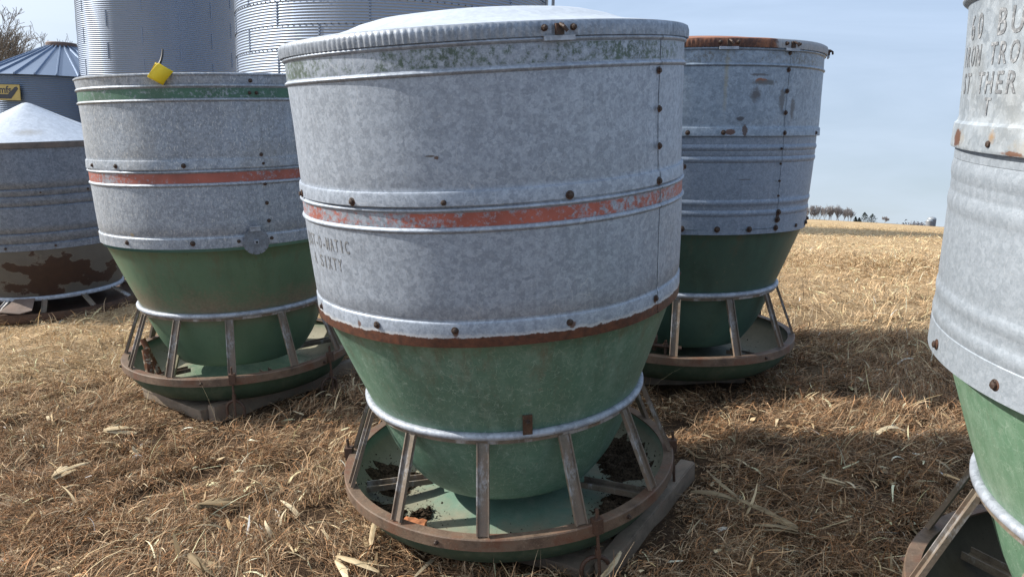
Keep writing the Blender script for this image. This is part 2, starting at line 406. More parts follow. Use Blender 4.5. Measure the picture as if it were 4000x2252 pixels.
DR = {}
RA = ([1.006,1.10,1.248],[.636,.640,.645]); RE = ([1.43,1.55,1.632,1.64],[.650,.653,.657,.658])
def feeder(name, loc, axis, o):
    t = empty(name, loc, axis)
    tag(t, o['label'], 'hog feeder', 'round hog feeders standing in the dry grass')
    sa = R(o['seam'])
    wob = o.get('wob', .0035)
    # --- drums
    up = prof_up(*o['upper']); lo = prof_up(*o['lower'])
    b = MB(); b.lathe(up, 240, 0, sa, .0014, wob, seed=o['seed'])
    b.lathe([(r - .004, z) for r, z in up[::-1]], 120, 0, sa, 0, wob*.5, seed=o['seed'])
    ud = b.build('upper_drum', o['m_up'], t, 26)
    b = MB(); b.lathe(lo, 240, 0, sa + .02, .0012, wob*.8, seed=o['seed']+1)
    ld = b.build('lower_drum', o['m_lo'], t, 26)
    b = MB(); b.lathe(HOPPER_OUT[::-1], 160, 0, 0, 0, .0015, seed=o['seed']+2)
    b.build('hopper', o['m_hop'], t, 45)
    # --- seam laps already in drums; bolts
    for z, r, off, step, me, sc in o['rows']:
        for k in range(int(round(360/step))):
            d = off + step*k + rng.normal(0, .3)
            if o.get('skip') and o['skip'](d, z): continue
            put_bolt(t, d, r, z + rng.normal(0, .0015), me, sc*.74)
    for d, r, z, me, sc in o['extra']: put_bolt(t, d, r, z, me, sc*.74)
    # --- support ring
    b = MB(); b.lathe([(.494,.572),(.506,.567),(.513,.573),(.514,.582),(.508,.589),(.498,.592),(.492,.588)], 160, closed=True)
    b.build('support_ring', M['ring'], t, 60)
    b = MB(); b.lathe([(.489,.553),(.501,.553),(.503,.568),(.489,.570)], 120, closed=True)
    b.build('ring_band', M['leg'], t, 30)
    # --- legs
    leg0 = None
    a = R(o['leg0'])
    er = Vector((math.cos(0), 0, 0))
    lb = bar_between((.498,0,.556), (.601,0,RIM_Z+.002), (1,0,.4))
    leg0 = lb.build('leg', M['leg'], t, 20); leg0.rotation_euler.z = a
    for k in range(1, 12):
        l = leg0.copy(); COL.objects.link(l); l.parent = t; l.rotation_euler.z = a + R(30*k + rng.normal(0, .5))
    # --- trough pan and its angle-iron rim
    rs = [.0,.04,.06,.09,.12,.16,.2,.25,.3,.35,.4,.44,.47,.5,.53,.55,.57,.59,.603]
    inner = [(r, pan_z(r)) for r in rs]
    outer = [(.607,.268),(.594,.222),(.556,.170),(.51,.138),(.46,.128),(.3,.125),(.0,.125)]
    b = MB(); b.lathe(inner, 160, 0, 0, 0, .002, seed=5); b.lathe([inner[-1]] + outer, 160, 1, 0, 0, .002, seed=5)
    pan = b.build('trough_pan', [o['m_pan'], M['pan_out']], t, 60, flip=False)
    b = MB(); b.lathe([(.582,.284),(.582,.290),(.616,.291),(.619,.287),(.619,.250),(.6145,.250),(.6145,.284)], 180, 0, 0, 0, .0018, closed=True, seed=3)
    b.build('trough_rim', M['rim'], t, 30, flip=True)
    for k in range(6): put_bolt(t, o['leg0'] - 14 + 60*k, .619, .268, BOLT_S, .9, name='rim_bolt')
    # --- dividers across the trough
    for dg in o['div']:
        d = R(dg); u = Vector((math.cos(d), math.sin(d), 0))
        bb = bar_between(u*.30 + Vector((0,0,.195)), u*.545 + Vector((0,0,.195)), (0,0,1), .05, .022, .004)
        bb.build('trough_divider', M['leg'], t, 20)
    # --- skid frame
    c1, c2 = [Vector((*c, 0)) for c in o['skid']]
    dv = (c2 - c1).normalized(); nv = Vector((-dv.y, dv.x, 0)); L = (c2-c1).length
    if nv.dot(-c1) < 0: nv = -nv
    W = o.get('skw', 1.02)
    def beam(p, q, hgt, wid, nm='skid_beam'):
        p, q = Vector(p), Vector(q); d = (q-p).normalized(); rot = Matrix((d, Vector((-d.y,d.x,0)), Vector((0,0,1)))).transposed()
        b = MB(); b.box((p+q)/2 + Vector((0,0,.088)), ((q-p).length, wid, hgt), rot)
        b.box((p+q)/2 + Vector((0,0,.088 + hgt/2 + .0015)), ((q-p).length*.995, wid*.84, .005), rot)
        return b.build(nm, M['skid'], t, 30)
    beam(c1, c2, .088, .06)
    beam(c1 + nv*W, c2 + nv*W, .088, .06)
    rot = Matrix((nv, Vector((-nv.y,nv.x,0)), Vector((0,0,1)))).transposed()
    for p, wd, zt in ((c1 + dv*.06, .2, .108), (c2 - dv*.10, .06, .075)):
        b = MB(); b.box(p + nv*(W/2) + Vector((0,0,zt)), (W - .075, wd, .012), rot); b.box(p + nv*(W/2) + Vector((0,0,zt - .03)), (W - .08, wd*.95, .045), rot)
        b.build('skid_plate', M['skid'], t, 30)
    # shackles and hook bolts where the trough is tied to the skid
    for d in o['hooks']:
        a = R(d); u = Vector((math.cos(a), math.sin(a), 0)); v = Vector((-u.y, u.x, 0))
        b = MB(); b.box(u*.622 + Vector((0,0,.286)), (.03,.03,.05), Matrix.Rotation(a, 3, 'Z')); b.build('bracket', M['rust'], t, 30)
        p = u*.624
        b = MB(); b.tube([p + Vector((0,0,.345)), p + Vector((0,0,.25)), p + u*.004 + Vector((0,0,.18)), p + u*.006 + Vector((0,0,.095))], .0055, 8)
        b.tube([p + Vector((0,0,.205)), p + Vector((0,0,.175))], .010, 8)
        b.build('hook_bolt', M['rust'], t, 40)
        w = (u*.35 + v).normalized()
        b = MB(); pts = [p - w*.045 + Vector((0,0,.085)) - u*.02] + arc(p - u*.02 + Vector((0,0,.12)), w, (0,0,1), .045, PI, 0) + [p + w*.045 + Vector((0,0,.085)) - u*.02]
        b.tube(pts, .0075, 8); b.build('shackle', M['rust'], t, 50)
    # --- lid
    if o.get('lid'):
        b = MB(); k = 220
        sk = [(.658,1.7475),(.666,1.748),(.667,1.760),(.667,1.772),(.665,1.784),(.658,1.788)]
        b.lathe(sk, k*4, 0, sa, 0, .0015, seed=9, ribs=(.0020, k, (1,2,3)))
        skb = b
        b = MB(); dome = o['lid_prof']
        b.lathe([(.658,1.788)] + dome, 160, 0, sa, 0, .003, seed=11)
        lid = b.build('lid', o['m_lid'], t, 60)
        skb.build('skirt', o.get('m_skirt', o['m_lid']), lid, 60)
        for d in o['latch']:
            a = R(d); u = Vector((math.cos(a), math.sin(a), 0)); v = Vector((-u.y,u.x,0)); rot = Matrix((v, u, Vector((0,0,1)))).transposed()
            q = MB(); q.box(u*.6715 + Vector((0,0,1.7425)), (.085,.006,.012), rot); q.box(u*.672 + Vector((0,0,1.764)), (.022,.012,.028), rot, 1)
            q.tube([u*.676 + Vector((0,0,1.776)), u*.69 + Vector((0,0,1.768)) + v*.006, u*.692 + Vector((0,0,1.757))+ v*.014], .005, 7, 1)
            q.build('latch', [M['ring'], M['bolt']], lid, 30)
            for s in (-1, 1): put_bolt(lid, d + 3.4*s, .669, 1.768, BOLT_S, 1.)
    DR[o['key']] = (ud, ld)
    return t

def pos(deg, z, r=.65): return (r*math.cos(R(deg)), r*math.sin(R(deg)), z)
SEAM_R, ORANGE, GREENB = .654, (.33,.078,.046), (.055,.09,.065)
def standard_upper(zc=1.325):
    return [(.6525,zc),(.6545,zc+.002),(.6540,zc+.034),(.6525,zc+.039),(.6475,zc+.041),(.6465,zc+.047),(.6475,zc+.055),(.650,1.55),(.6545,1.662),*bead(1.673,.6545),(.655,1.684),(.6555,1.733),*bead(1.742,.6555),(.656,1.752),(.656,1.768)]
LOWER_A = [(.628,.918),(.6365,.919),(.638,.945),(.638,.988),(.6365,.992),(.6335,.995),(.6335,1.001),(.636,1.006),(.640,1.10),(.645,1.248),*bead(1.258,.645,.017,.007),(.646,1.268),(.647,1.3065),*bead(1.3145,.647,.015,.007),(.6475,1.3225),(.6475,1.335)]
DOME_A = [(.60,1.797),(.55,1.803),(.50,1.812),(.46,1.823),(.42,1.838),(.36,1.853),(.28,1.862),(.18,1.867),(.08,1.869),(0,1.8695)]

A = feeder('hog_feeder', (.0243,2.8033,-1.4411), (-.0773,-.0678,.9947), dict(key='A',
    label='tall galvanized feeder with pale domed lid and ragged rust belt, front and centre',
    seam=-38.3, seed=1, leg0=-97, div=(-170,-26,60,125), lid=True, lid_prof=DOME_A, latch=(-71.3, 20, 140),
    skid=((.30,-.53),(.715,.13)), hooks=(-63,-3,117,177),
    upper=standard_upper(), lower=LOWER_A,
    rows=[(1.337,.6535,-99.8,30.4,BOLT,1.), (.971,.6375,-99.9,30.6,BOLT,.9)],
    extra=[(-39.2,.656,z,BOLT,.85) for z in (1.651,1.544,1.438)],
    m_up=galv('zinc_mottled', (.245,.265,.295), (.395,.42,.455), 74, bands=[(1.684,1.733,GREENB,.60)], streak=.5,
              spots=[(pos(-100.9,1.456,.652),(.010,.010,.007),(.09,.045,.025),.2),(pos(-102.5,1.461,.652),(.022,.022,.004),(.08,.07,.06),.3),(pos(-64,1.41,.65),(.004,.004,.03),(.1,.1,.11),.3)]),
    m_lo=galv('zinc_mottled_low', (.245,.265,.295), (.395,.42,.455), 74, bands=[(1.2675,1.3068,ORANGE,.615)], rusts=[('below',.949,.030)], streak=.5, spots=[(pos(d_,.9625,.638),(.013,.013,.016),(.10,.045,.025),.3) for d_ in (-130.4,-99.9,-69.3,-38.7)]),
    m_hop=glassfibre('faded_green_hopper', (.080,.162,.118), (.27,.37,.31), 0., rough=.40, scratch=.8, runs=.7),
    m_pan=glassfibre('faded_green_pan', (.12,.215,.165), (.28,.35,.28), .0, rough=.5, scratch=.15, pan=(.27,.8)),
    m_skirt=galv('skirt_zinc', (.20,.215,.235), (.34,.355,.38), 60, metal=.45, rough=.5),
    m_lid=galv('pale_zinc_lid', (.47,.48,.49), (.57,.58,.58), 40, metal=.2, rough=.5, streak=.15)))
text_on_drum(DR['A'][1], 'JUST-O-MATIC', -145.0, 1.197, .040, 2.42, RA, M['ink'], (2, .0028))
text_on_drum(DR['A'][1], 'A SIXTY', -144.2, 1.137, .040, 2.7, RA, M['ink'], (2, .0028))
b = MB(); rot = Matrix.Rotation(R(-81), 3, 'Z')
b.box(Vector(pos(-81, .612, .516)), (.006,.03,.085), Matrix.Rotation(R(-81), 3, 'Z') @ Matrix.Rotation(R(12), 3, 'Y'))
b.build('clip', M['rust'], A, 30); put_bolt(A, -81, .523, .632, BOLT_S, .9, -.3)

B = feeder('hog_feeder', (-1.5206,4.2496,-1.4527), (-.0419,-.0328,.9986), dict(key='B',
    label='lidless galvanized feeder with bright green and orange bands and a notched disc on its side',
    seam=-53.5, seed=4, leg0=-75, div=(-140,-50,40,130), skid=((.03,-.575),(.60,.165)), skw=.66, hooks=(-75,-25,105,150),
    upper=[(.656,1.313),(.657,1.315),(.656,1.349),(.655,1.354),(.650,1.356),(.649,1.363),(.650,1.371),(.651,1.55),(.654,1.618),*bead(1.623,.654),(.655,1.632),(.655,1.675),*bead(1.685,.655,.018),(.656,1.695),(.661,1.728),(.666,1.733),(.666,1.739),(.661,1.742),(.656,1.739)],
    lower=[(.63,.940),(.641,.941),(.642,.988),(.640,.992),(.637,.995),(.637,1.002),(.640,1.008),(.644,1.10),(.648,1.230),*bead(1.240,.648,.018,.007),(.649,1.250),(.650,1.294),*bead(1.3015,.650,.014,.007),(.6505,1.3095),(.6505,1.325)],
    rows=[(1.331,.6555,-115.8,31,BOLT,.9), (.969,.6415,-116.5,31.8,BOLT,1.0)],
    extra=[(-56.4,.658,1.707,BOLT_S,1.4),(-57.1,.657,1.653,BOLT_S,1.2),(-54.4,.657,1.653,BOLT_S,1.2),(-54.5,.652,1.372,BOLT,.8),(-53.9,.649,1.234,BOLT,.75),(-53.7,.646,1.142,BOLT,.75),(-53.4,.643,1.056,BOLT,.75),(-66.6,.6485,.970,BOLT_S,1.3),(-53,.6485,.972,BOLT_S,1.3)],
    skip=lambda d, z: z < 1 and -62 < ((d+180)%360-180) < -46,
    m_up=galv('zinc_speckled', (.215,.23,.248), (.37,.39,.415), 82, bands=[(1.6315,1.6755,(.035,.11,.066),.70)], speck=.55, streak=.5, warm=.25),
    m_lo=galv('zinc_speckled_low', (.225,.24,.26), (.385,.405,.43), 82, bands=[(1.2495,1.2945,(.31,.08,.052),.68)], speck=.45, streak=.4,
              spots=[(pos(-113,1.005,.645),(.02,.02,.014),(.38,.32,.22),.3)]),
    m_hop=glassfibre('dark_green_hopper', (.082,.152,.098), (.13,.2,.14), .9, .62, rough=.44, scratch=.15, runs=.5),
    m_pan=glassfibre('dirty_green_pan', (.06,.115,.068), (.25,.27,.18), .0, rough=.6, scratch=.2, pan=(.28,.8))))
# notched adjusting disc on the side of the open feeder
b = MB(); N = 240; Rd = .062; rim = []
for k in range(N):
    a = 2*PI*k/N; notch = (k % 20) in (9, 10)
    rim.append(((Rd - (.010 if notch else 0)) * math.cos(a), (Rd - (.010 if notch else 0)) * math.sin(a)))
b.add([(x,y,0) for x,y in rim] + [(x,y,.004) for x,y in rim], [tuple(range(N-1,-1,-1)), tuple(range(N,2*N))] + [(k,(k+1)%N,N+(k+1)%N,N+k) for k in range(N)])
disc = b.build('adjuster_disc', galv('disc_zinc', (.16,.17,.185), (.25,.26,.28), 60, metal=.4), B, 30)
fr = Matrix((Vector((-math.sin(R(-60)), math.cos(R(-60)), 0)), Vector((0,0,1)), Vector((math.cos(R(-60)), math.sin(R(-60)), 0)))).transposed()
disc.matrix_parent_inverse = Matrix(); disc.location = pos(-60, .964, .664); disc.rotation_mode = 'QUATERNION'; disc.rotation_quaternion = fr.to_quaternion()
b = MB(); b.box((0,0,.013), (.017,.017,.02)); b.box((0,0,.0235), (.010,.010,.002), None, 1); b.build('square_shaft', [M['ring'], M['dark']], disc, 30)
b = MB(); b.box((0,.062,.006), (.05,.022,.009)); b.box((0,.072,.010), (.05,.004,.012)); b.build('pawl', M['ring'], disc, 30)
b = MB()
for s in (-1, 1): b.box(Vector(pos(-60 + 7.2*s, .968, .6455)), (.006,.05,.042), Matrix.Rotation(R(-60 + 7.2*s), 3, 'Z'))
b.build('disc_strap', M['ring'], B, 30)

D_SC0 = [(pos(-74,1.604,.655),(.03,.03,.012),(.25,.085,.03),.2), (pos(-72,1.597,.655),(.07,.07,.012),(.10,.11,.12),.4), (pos(-74.5,1.63,.655),(.05,.05,.006),(.1,.105,.12),.3),
        (pos(-76,1.545,.655),(.03,.03,.035),(.09,.09,.1),.5), (pos(-63,1.52,.655),(.02,.02,.05),(.11,.12,.135),.3), (pos(-56,1.49,.655),(.02,.02,.055),(.11,.12,.135),.3),
        (pos(-88.7,1.60,.655),(.012,.012,.19),(.27,.25,.17),.9), (pos(-86,1.376,.653),(.022,.022,.012),(.1,.04,.02),.2), (pos(-80,1.38,.653),(.012,.012,.026),(.07,.04,.03),.2), (pos(-82,1.435,.653),(.02,.02,.01),(.06,.06,.07),.3)]
D_SC = [(c_, tuple(q * 1.45 for q in z_), k_, f_) for c_, z_, k_, f_ in D_SC0]
n = NT('rusty_lid'); side = n.ramp(n.m('ADD', n.m('ADD', n.m('MULTIPLY', n.x, 1.), n.m('MULTIPLY', n.y, .25)), n.m('MULTIPLY', n.m('SUBTRACT', n.noise(6, 5, .7), .5), .12)), .085, .10)
rc = n.mix(n.ramp(n.noise(9, 6, .7), .3, .7), (.17,.055,.022), (.36,.15,.07)); rc = n.mix(n.m('MULTIPLY', n.ramp(n.z, 1.789, 1.786), n.ramp(n.noise(20, 5, .7), .3, .55)), rc, (.06,.022,.013))
zc = n.mix(n.noise(40, 4), (.24,.25,.27), (.40,.41,.43)); m_lid_d = n.set(n.mix(side, rc, zc), .6, n.m('MULTIPLY', side, .4), bump=n.noise(50, 5), bs=.2, bd=.004)
D = feeder('hog_feeder', (.9622,4.2543,-1.2937), (-.0235,-.0193,.9995), dict(key='D',
    label='galvanized feeder with a rusty orange lid and scuffed upper drum, standing behind the centre one',
    seam=-60.3, seed=8, leg0=-104.5, div=(-40,50,140,-150), lid=True, lid_prof=[(.60,1.797),(.52,1.80),(.45,1.815),(.36,1.828),(.2,1.836),(.08,1.838),(0,1.8385)], latch=(-88.7,-60.8,-17.5),
    skid=((-.30,-.26),(.30,-.26)), skw=.55, hooks=(-134,30),
    upper=standard_upper(1.357), lower=[(.62,.899),(.6285,.900),(.630,.985),*bead(1.0,.630,.03,.004),(.631,1.03),*bead(1.05,.632,.03,.004),(.633,1.08),(.638,1.235),*bead(1.25,.638,.03,.005),(.640,1.27),(.640,1.29),*bead(1.305,.640,.03,.005),(.641,1.33),(.641,1.365)],
    rows=[(1.373,.6535,-102.4,14.0,BOLT,.9), (.926,.630,-103,14.6,BOLT,1.15)],
    skip=lambda d, z: (z > 1.2 and not min(abs(((d+180)%360-180) - q) for q in (-102.4,-88.4,-60.4,-32.4)) < 3) ,
    extra=[(-60.9,.656,z,BOLT,.9) for z in (1.73,1.655,1.561,1.464)] + [(-60.6,.643,z,BOLT_S,.9) for z in (1.30,1.23,1.15,1.08)] + [(-58.6,.633,1.0,BOLT,1.2),(-58.9,.632,.965,BOLT,1.25)],
    m_up=galv('zinc_blue_scuffed', (.20,.235,.27), (.33,.375,.42), 60, spots=D_SC, bands=[(1.684,1.733,(.14,.15,.15),.57)], streak=.4),
    m_lo=galv('zinc_fine', (.185,.215,.255), (.29,.325,.375), 110, streak=.3, spots=[(pos(-78,1.16,.64),(.06,.06,.0035),(.1,.1,.11),.3),(pos(-58.8,.985,.632),(.016,.016,.035),(.05,.025,.018),.3)]),
    m_hop=glassfibre('deep_green_hopper', (.040,.086,.068), (.07,.14,.1), .3, .36, rough=.44, scratch=.1, runs=.45),
    m_pan=glassfibre('grey_green_pan', (.07,.09,.065), (.18,.18,.14), .0, rough=.6, scratch=.15, pan=(.25,.8)), m_lid=m_lid_d))
b = MB(); u = Vector(pos(-133, .30, .60)); v = Vector((math.cos(R(-95)), math.sin(R(-95)), 0)).cross(Vector((0,0,1)))
q0, q1 = Vector((-.36,-.50,.345)), Vector((-.10,-.52,.315))
b.tube([q0, q1], .010, 6)
for f in (.25, .7):
    p = q0.lerp(q1, f); b.tube([p + Vector((0,0,-.05)), p + Vector((0,0,.03))], .007, 6); b.tube([p + Vector((0,0,.008)), p + Vector((0,0,.018))], .013, 6)
c = q0.lerp(q1, .5); w = (q1-q0).normalized(); b.tube([c + w*.0 + Vector((0,.02,-.03))] + arc(c + Vector((0,.01,.035)), (0,1,0), (0,0,1), .02, PI, 0, 8) + [c + Vector((0,.03,-.02))], .010, 7)
b.build('tie_bar', M['rust'], D, 40)

E_ = feeder('hog_feeder', (1.5771,1.5408,-1.3359), (-.0126,-.0601,.9981), dict(key='E',
    label='pale galvanized feeder with worn stencilled lettering, cut off by the right edge',
    seam=-100, seed=12, wob=.0022, leg0=161, div=(120,30,-60,-150), skid=((-.5,-.4),(.3,-.55)), hooks=(40,-30),
    upper=[(.657,1.346),(.6575,1.347),(.6580,1.352),(.657,1.385),(.656,1.396),(.651,1.402),(.649,1.412),(.650,1.43),(.653,1.55),(.657,1.632),(.658,1.64),*bead(1.65,.66,.018,.01),(.657,1.665),(.656,1.75)],
    lower=[(.632,.889),(.643,.890),(.6435,.955),*bead(.975,.642,.036,.0028),(.6425,1.0),*bead(1.03,.642,.036,.0028),(.643,1.06),(.645,1.20),*bead(1.232,.6445,.045,.003),(.645,1.258),(.645,1.275),*bead(1.298,.645,.045,.003),(.646,1.322),(.646,1.36)],
    rows=[(1.366,.6575,177.5,30,BOLT,.8), (.918,.6425,187,22.5,BOLT,.95)], extra=[], skip=lambda d, z: z > 1.2 and 120 < d % 360 < 165,
    m_up=galv('zinc_pale_worn', (.29,.31,.32), (.47,.49,.495), 38, spots=[(pos(163,1.367,.657),(.075,.075,.026),(.30,.24,.15),.8),(pos(190,1.36,.657),(.11,.11,.03),(.33,.27,.18),.8),(pos(162,1.366,.657),(.045,.045,.026),(.11,.042,.022),.2),(pos(191,1.358,.657),(.06,.06,.022),(.12,.046,.024),.25),(pos(183.5,1.35,.657),(.04,.04,.007),(.16,.07,.035),.3),(pos(177.5,1.378,.657),(.018,.018,.02),(.30,.2,.11),.5)], streak=.5, warm=.3, metal=.35),
    m_lo=galv('zinc_pale', (.30,.32,.335), (.40,.42,.435), 95, streak=.5, metal=.35),
    m_hop=glassfibre('pale_green_hopper', (.105,.20,.130), (.36,.47,.38), .15, .66, rough=.44, scratch=.5, runs=.5),
    m_pan=glassfibre('dusty_pan', (.07,.06,.045), (.16,.14,.1), .0, rough=.75, scratch=.1)))
text_on_drum(DR['E'][0], '60 BU.', 172.2, 1.590, .050, 4.4, RE, M['ink_pale'], (12, .0022))
text_on_drum(DR['E'][0], 'IRON TROUGH', 172.7, 1.533, .042, 3.25, RE, M['ink_pale'], (12, .0022))
text_on_drum(DR['E'][0], 'ST THER', 169.2, 1.479, .042, 3.5, RE, M['ink_worn'], (12, .0022))
text_on_drum(DR['E'][0], 'T', 173.2, 1.434, .034, 3.3, RE, M['ink_worn'], (12, .0022))

# --- the squat feeder with the cone roof
def squat_feeder():
    t = empty('hog_feeder', (-4.0139,6.6333,-1.5179), (-.0498,-.0309,.9983))
    tag(t, 'squat wide feeder with a pale cone roof and peeling rusty base, at the left edge', 'hog feeder', 'round hog feeders standing in the dry grass')
    b = MB(); b.lathe([(.672,1.385),(.684,1.387),(.6855,1.426),(.681,1.4315)], 160, 0, 0, 0, .002); b.build('roof_rim', rusty_steel('roof_rim_steel', (.075,.068,.066), (.15,.13,.12), (.2,.2,.2), .7, .2, .2), t, 30)
    b = MB(); b.lathe([(.681,1.432),(.5,1.515),(.25,1.632),(.03,1.742),(0,1.748)], 160, 0, 0, .003, .002)
    rn = galv('white_zinc_roof', (.40,.42,.45), (.50,.52,.55), 30, metal=.15, rough=.5, spots=[(pos(-60,1.50,.5),(.16,.16,.05),(.25,.24,.22),.9)])
    b.build('roof', rn, t, 25)
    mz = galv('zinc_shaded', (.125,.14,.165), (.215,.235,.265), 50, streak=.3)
    gr = lambda z: [(.668, z+.012), (.661, z+.006), (.659, z), (.663, z-.004), (.669, z-.008)]
    def gv(zs, lo, hi):
        p = [(.668, hi)]
        for z in zs: p += gr(z)
        return p + [(.668, lo)]
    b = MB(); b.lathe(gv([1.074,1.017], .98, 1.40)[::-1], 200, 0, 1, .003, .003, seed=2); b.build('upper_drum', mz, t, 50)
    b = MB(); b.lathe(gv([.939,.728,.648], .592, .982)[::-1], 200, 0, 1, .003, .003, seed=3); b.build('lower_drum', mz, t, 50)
    n = NT('peeling_base'); f = n.m('ADD', n.noise(3.1, 6, .6, n.scale((1,1,1.6),(1.9,.3,.6))), n.m('MULTIPLY', n.spot(pos(-50,.38,.58),(.42,.42,.20)), .22))
    k = n.ramp(f, .525, .552); edge = n.m('MULTIPLY', n.ramp(f, .515, .53), n.m('SUBTRACT', 1., k))
    c = n.mix(n.noise(12, 4), (.075,.072,.065), (.115,.11,.10)); c = n.mix(n.m('MULTIPLY', edge, .35), c, (.22,.20,.17)); c = n.mix(k, c, n.mix(n.noise(20, 5), (.022,.012,.009), (.05,.024,.016)))
    b = MB(); b.lathe([(.535,.20),(.56,.26),(.60,.36),(.64,.48),(.662,.592)], 160, 0, R(-62), .003, .002); b.build('hopper', n.set(c, .7, 0., bump=n.noise(30, 4), bs=.2, bd=.004), t, 40)
    b = MB(); b.lathe([(.528,.17),(.545,.166),(.55,.18),(.545,.196),(.532,.20)], 140, closed=True); b.build('support_ring', M['ring'], t, 60)
    b = MB(); b.lathe([(.0,.05),(.6,.05),(.655,.07),(.69,.088),(.705,.092),(.707,.045),(.70,.02),(.0,.02)], 140); b.build('trough_pan', M['rust'], t, 30)
    for k in range(12):
        a = R(-97 + 30*k)
        l = bar_between((.535*math.cos(a), .535*math.sin(a), .172), (.69*math.cos(a), .69*math.sin(a), .092), (math.cos(a), math.sin(a), 1), .04, .012); l.build('leg', M['leg'], t, 20)
    dm = rusty_steel('flap_paint', (.11,.075,.06), (.20,.15,.125), (.3,.25,.22), .7, 0, .3)
    for k in range(12):       # hinged feeding flaps, some open
        if k in (2, 3, 4): continue
        a = R(-112 + 30*k); u = Vector((math.cos(a), math.sin(a), 0)); v = Vector((-u.y, u.x, 0))
        lift = rng.uniform(.0, .035)
        p = [u*.545 - v*.075 + Vector((0,0,.19)), u*.545 + v*.075 + Vector((0,0,.19)), u*.70 + v*.11 + Vector((0,0,.10+lift)), u*.735 + v*.03 + Vector((0,0,.085+lift)), u*.73 - v*.12 + Vector((0,0,.105+lift))]
        b = MB(); b.add(p + [q - Vector((0,0,.006)) for q in p], [(0,4,3,2,1),(5,6,7,8,9)] + [(i,(i+1)%5,5+(i+1)%5,5+i) for i in range(5)])
        b.build('feed_flap', dm, t, 20)
    for z, off in ((1.045,-88),(.62,-84)):
        for k in range(12): put_bolt(t, off + 30*k, .667, z, BOLT_S, 1.1)
squat_feeder()

# ------------------------------------------------------------------ things lying in the troughs
def in_feeder(F, p):
    bpy.context.view_layer.update(); return F.matrix_world @ Vector(p)
def residue(F, patches, label, name='feed_residue', col=(.022,.016,.011)):
    """crumbly old feed lying on the pan"""
    bpy.context.view_layer.update()
    V = []; Fc = []
    g = np.random.default_rng(5)
    for a0, a1, r0, r1, h in patches:
        na, nr = int(abs(a1-a0)*1.1) + 6, 22
        base = len(V)
        nz = g.uniform(0, 6, 6)
        for i in range(na+1):
            for j in range(nr+1):
                u, v = i/na, j/nr
                edge = min(u, 1-u, .5)*2*min(v, 1-v, .5)*2
                a = R(a0 + (a1-a0)*u) + .03*math.sin(9*v + nz[0]); r = r0 + (r1-r0)*v + .012*math.sin(7*u*6 + nz[1]) + .008*math.sin(21*u + nz[2])
                lump = .5 + .25*math.sin(23*u + nz[3])*math.sin(17*v + nz[4]) + .35*g.random()
                z = pan_z(r) - .006 + h*min(1, edge*3.2)*lump
                V.append((r*math.cos(a), r*math.sin(a), z))
        for i in range(na):
            for j in range(nr):
                q = base + i*(nr+1) + j; Fc.append((q, q+nr+1, q+nr+2, q+1))
        for k in range(int(abs(a1-a0)*20)):
            a = R(a0 + (a1-a0)*g.beta(1.6,1.6)); r = r0 + (r1-r0)*g.beta(1.4,1.4); s = g.uniform(.002,.0065)
            a += g.normal(0, .07); r = min(.585, max(.28, r + g.normal(0, .022)))
            c = Vector((r*math.cos(a), r*math.sin(a), pan_z(r) + g.uniform(0, h*.6)))
            q = len(V); w = [Vector(g.normal(0, 1, 3)).normalized()*s for _ in range(4)]
            V += [tuple(c + x) for x in w]; Fc += [(q, q+1, q+2, q+3)]
    for k in range(420):                # loose crumbs all over the pan
        a = g.uniform(0, 2*PI); r = g.uniform(.3, .585); s_ = g.uniform(.0015, .005); q = len(V)
        c = Vector((r*math.cos(a), r*math.sin(a), pan_z(r) + s_*.4)); V += [tuple(c + Vector(g.normal(0, 1, 3)).normalized()*s_) for _ in range(4)]; Fc += [(q, q+1, q+2, q+3)]
    Mw = np.array(F.matrix_world); Vw = np.array(V) @ Mw[:3,:3].T + Mw[:3,3]
    n = NT(name + '_mat'); m = n.set(n.mix(n.ramp(n.noise(120, 4, .7), .4, .75), col, tuple(q*5.5 for q in col)), .95, 0., spec=.15)
    return tag(raw_mesh(name, Vw, Fc, m), label, 'old feed', None, 'stuff')
residue(A, [(-200,-171,.36,.56,.04),(-166,-141,.43,.56,.04),(-46,-10,.38,.56,.045),(-6,40,.36,.56,.045),(-96,-76,.47,.57,.035),(-151,-141,.345,.42,.028)], 'dark crumbly old feed caked in the centre trough')
residue(D, [(-38,-12,.44,.52,.015),(-150,-100,.35,.54,.012)], 'thin dark feed crusts in the trough of the rusty-lidded feeder')
residue(B, [(-50,20,.36,.54,.02)], 'dusty feed crust in the trough of the lidless feeder', col=(.04,.03,.02))
# broken brick lump in the centre trough
def lump(name, F, p, size, rotz, mat, label, cat, jag=.12, seed=0):
    bm = bmesh.new(); bmesh.ops.create_cube(bm, size=1)
    bmesh.ops.subdivide_edges(bm, edges=bm.edges[:], cuts=4, use_grid_fill=True)
    g = random.Random(seed)
    for v in bm.verts:
        v.co.x *= size[0]; v.co.y *= size[1]; v.co.z *= size[2]
        v.co += Vector((g.uniform(-1,1), g.uniform(-1,1), g.uniform(-1,1))) * min(size) * jag
        if v.co.x > 0: v.co.z *= 1 - .25*v.co.x/size[0]
    me = bpy.data.meshes.new(name); bm.to_mesh(me); bm.free(); me.materials.append(mat)
    o = bpy.data.objects.new(name, me); COL.objects.link(o)
    o.location = in_feeder(F, p); o.rotation_euler = (R(6), R(-5), rotz)
    return tag(o, label, cat)
lump('brick_piece', A, (-.335,-.335,pan_z(.474)+.030), (.085,.045,.045), R(-25), simple('brick_red', (.36,.14,.06), .9, 0, .4, 45, .5), 'broken orange-brown brick piece lying at the near left of the centre trough', 'brick piece')
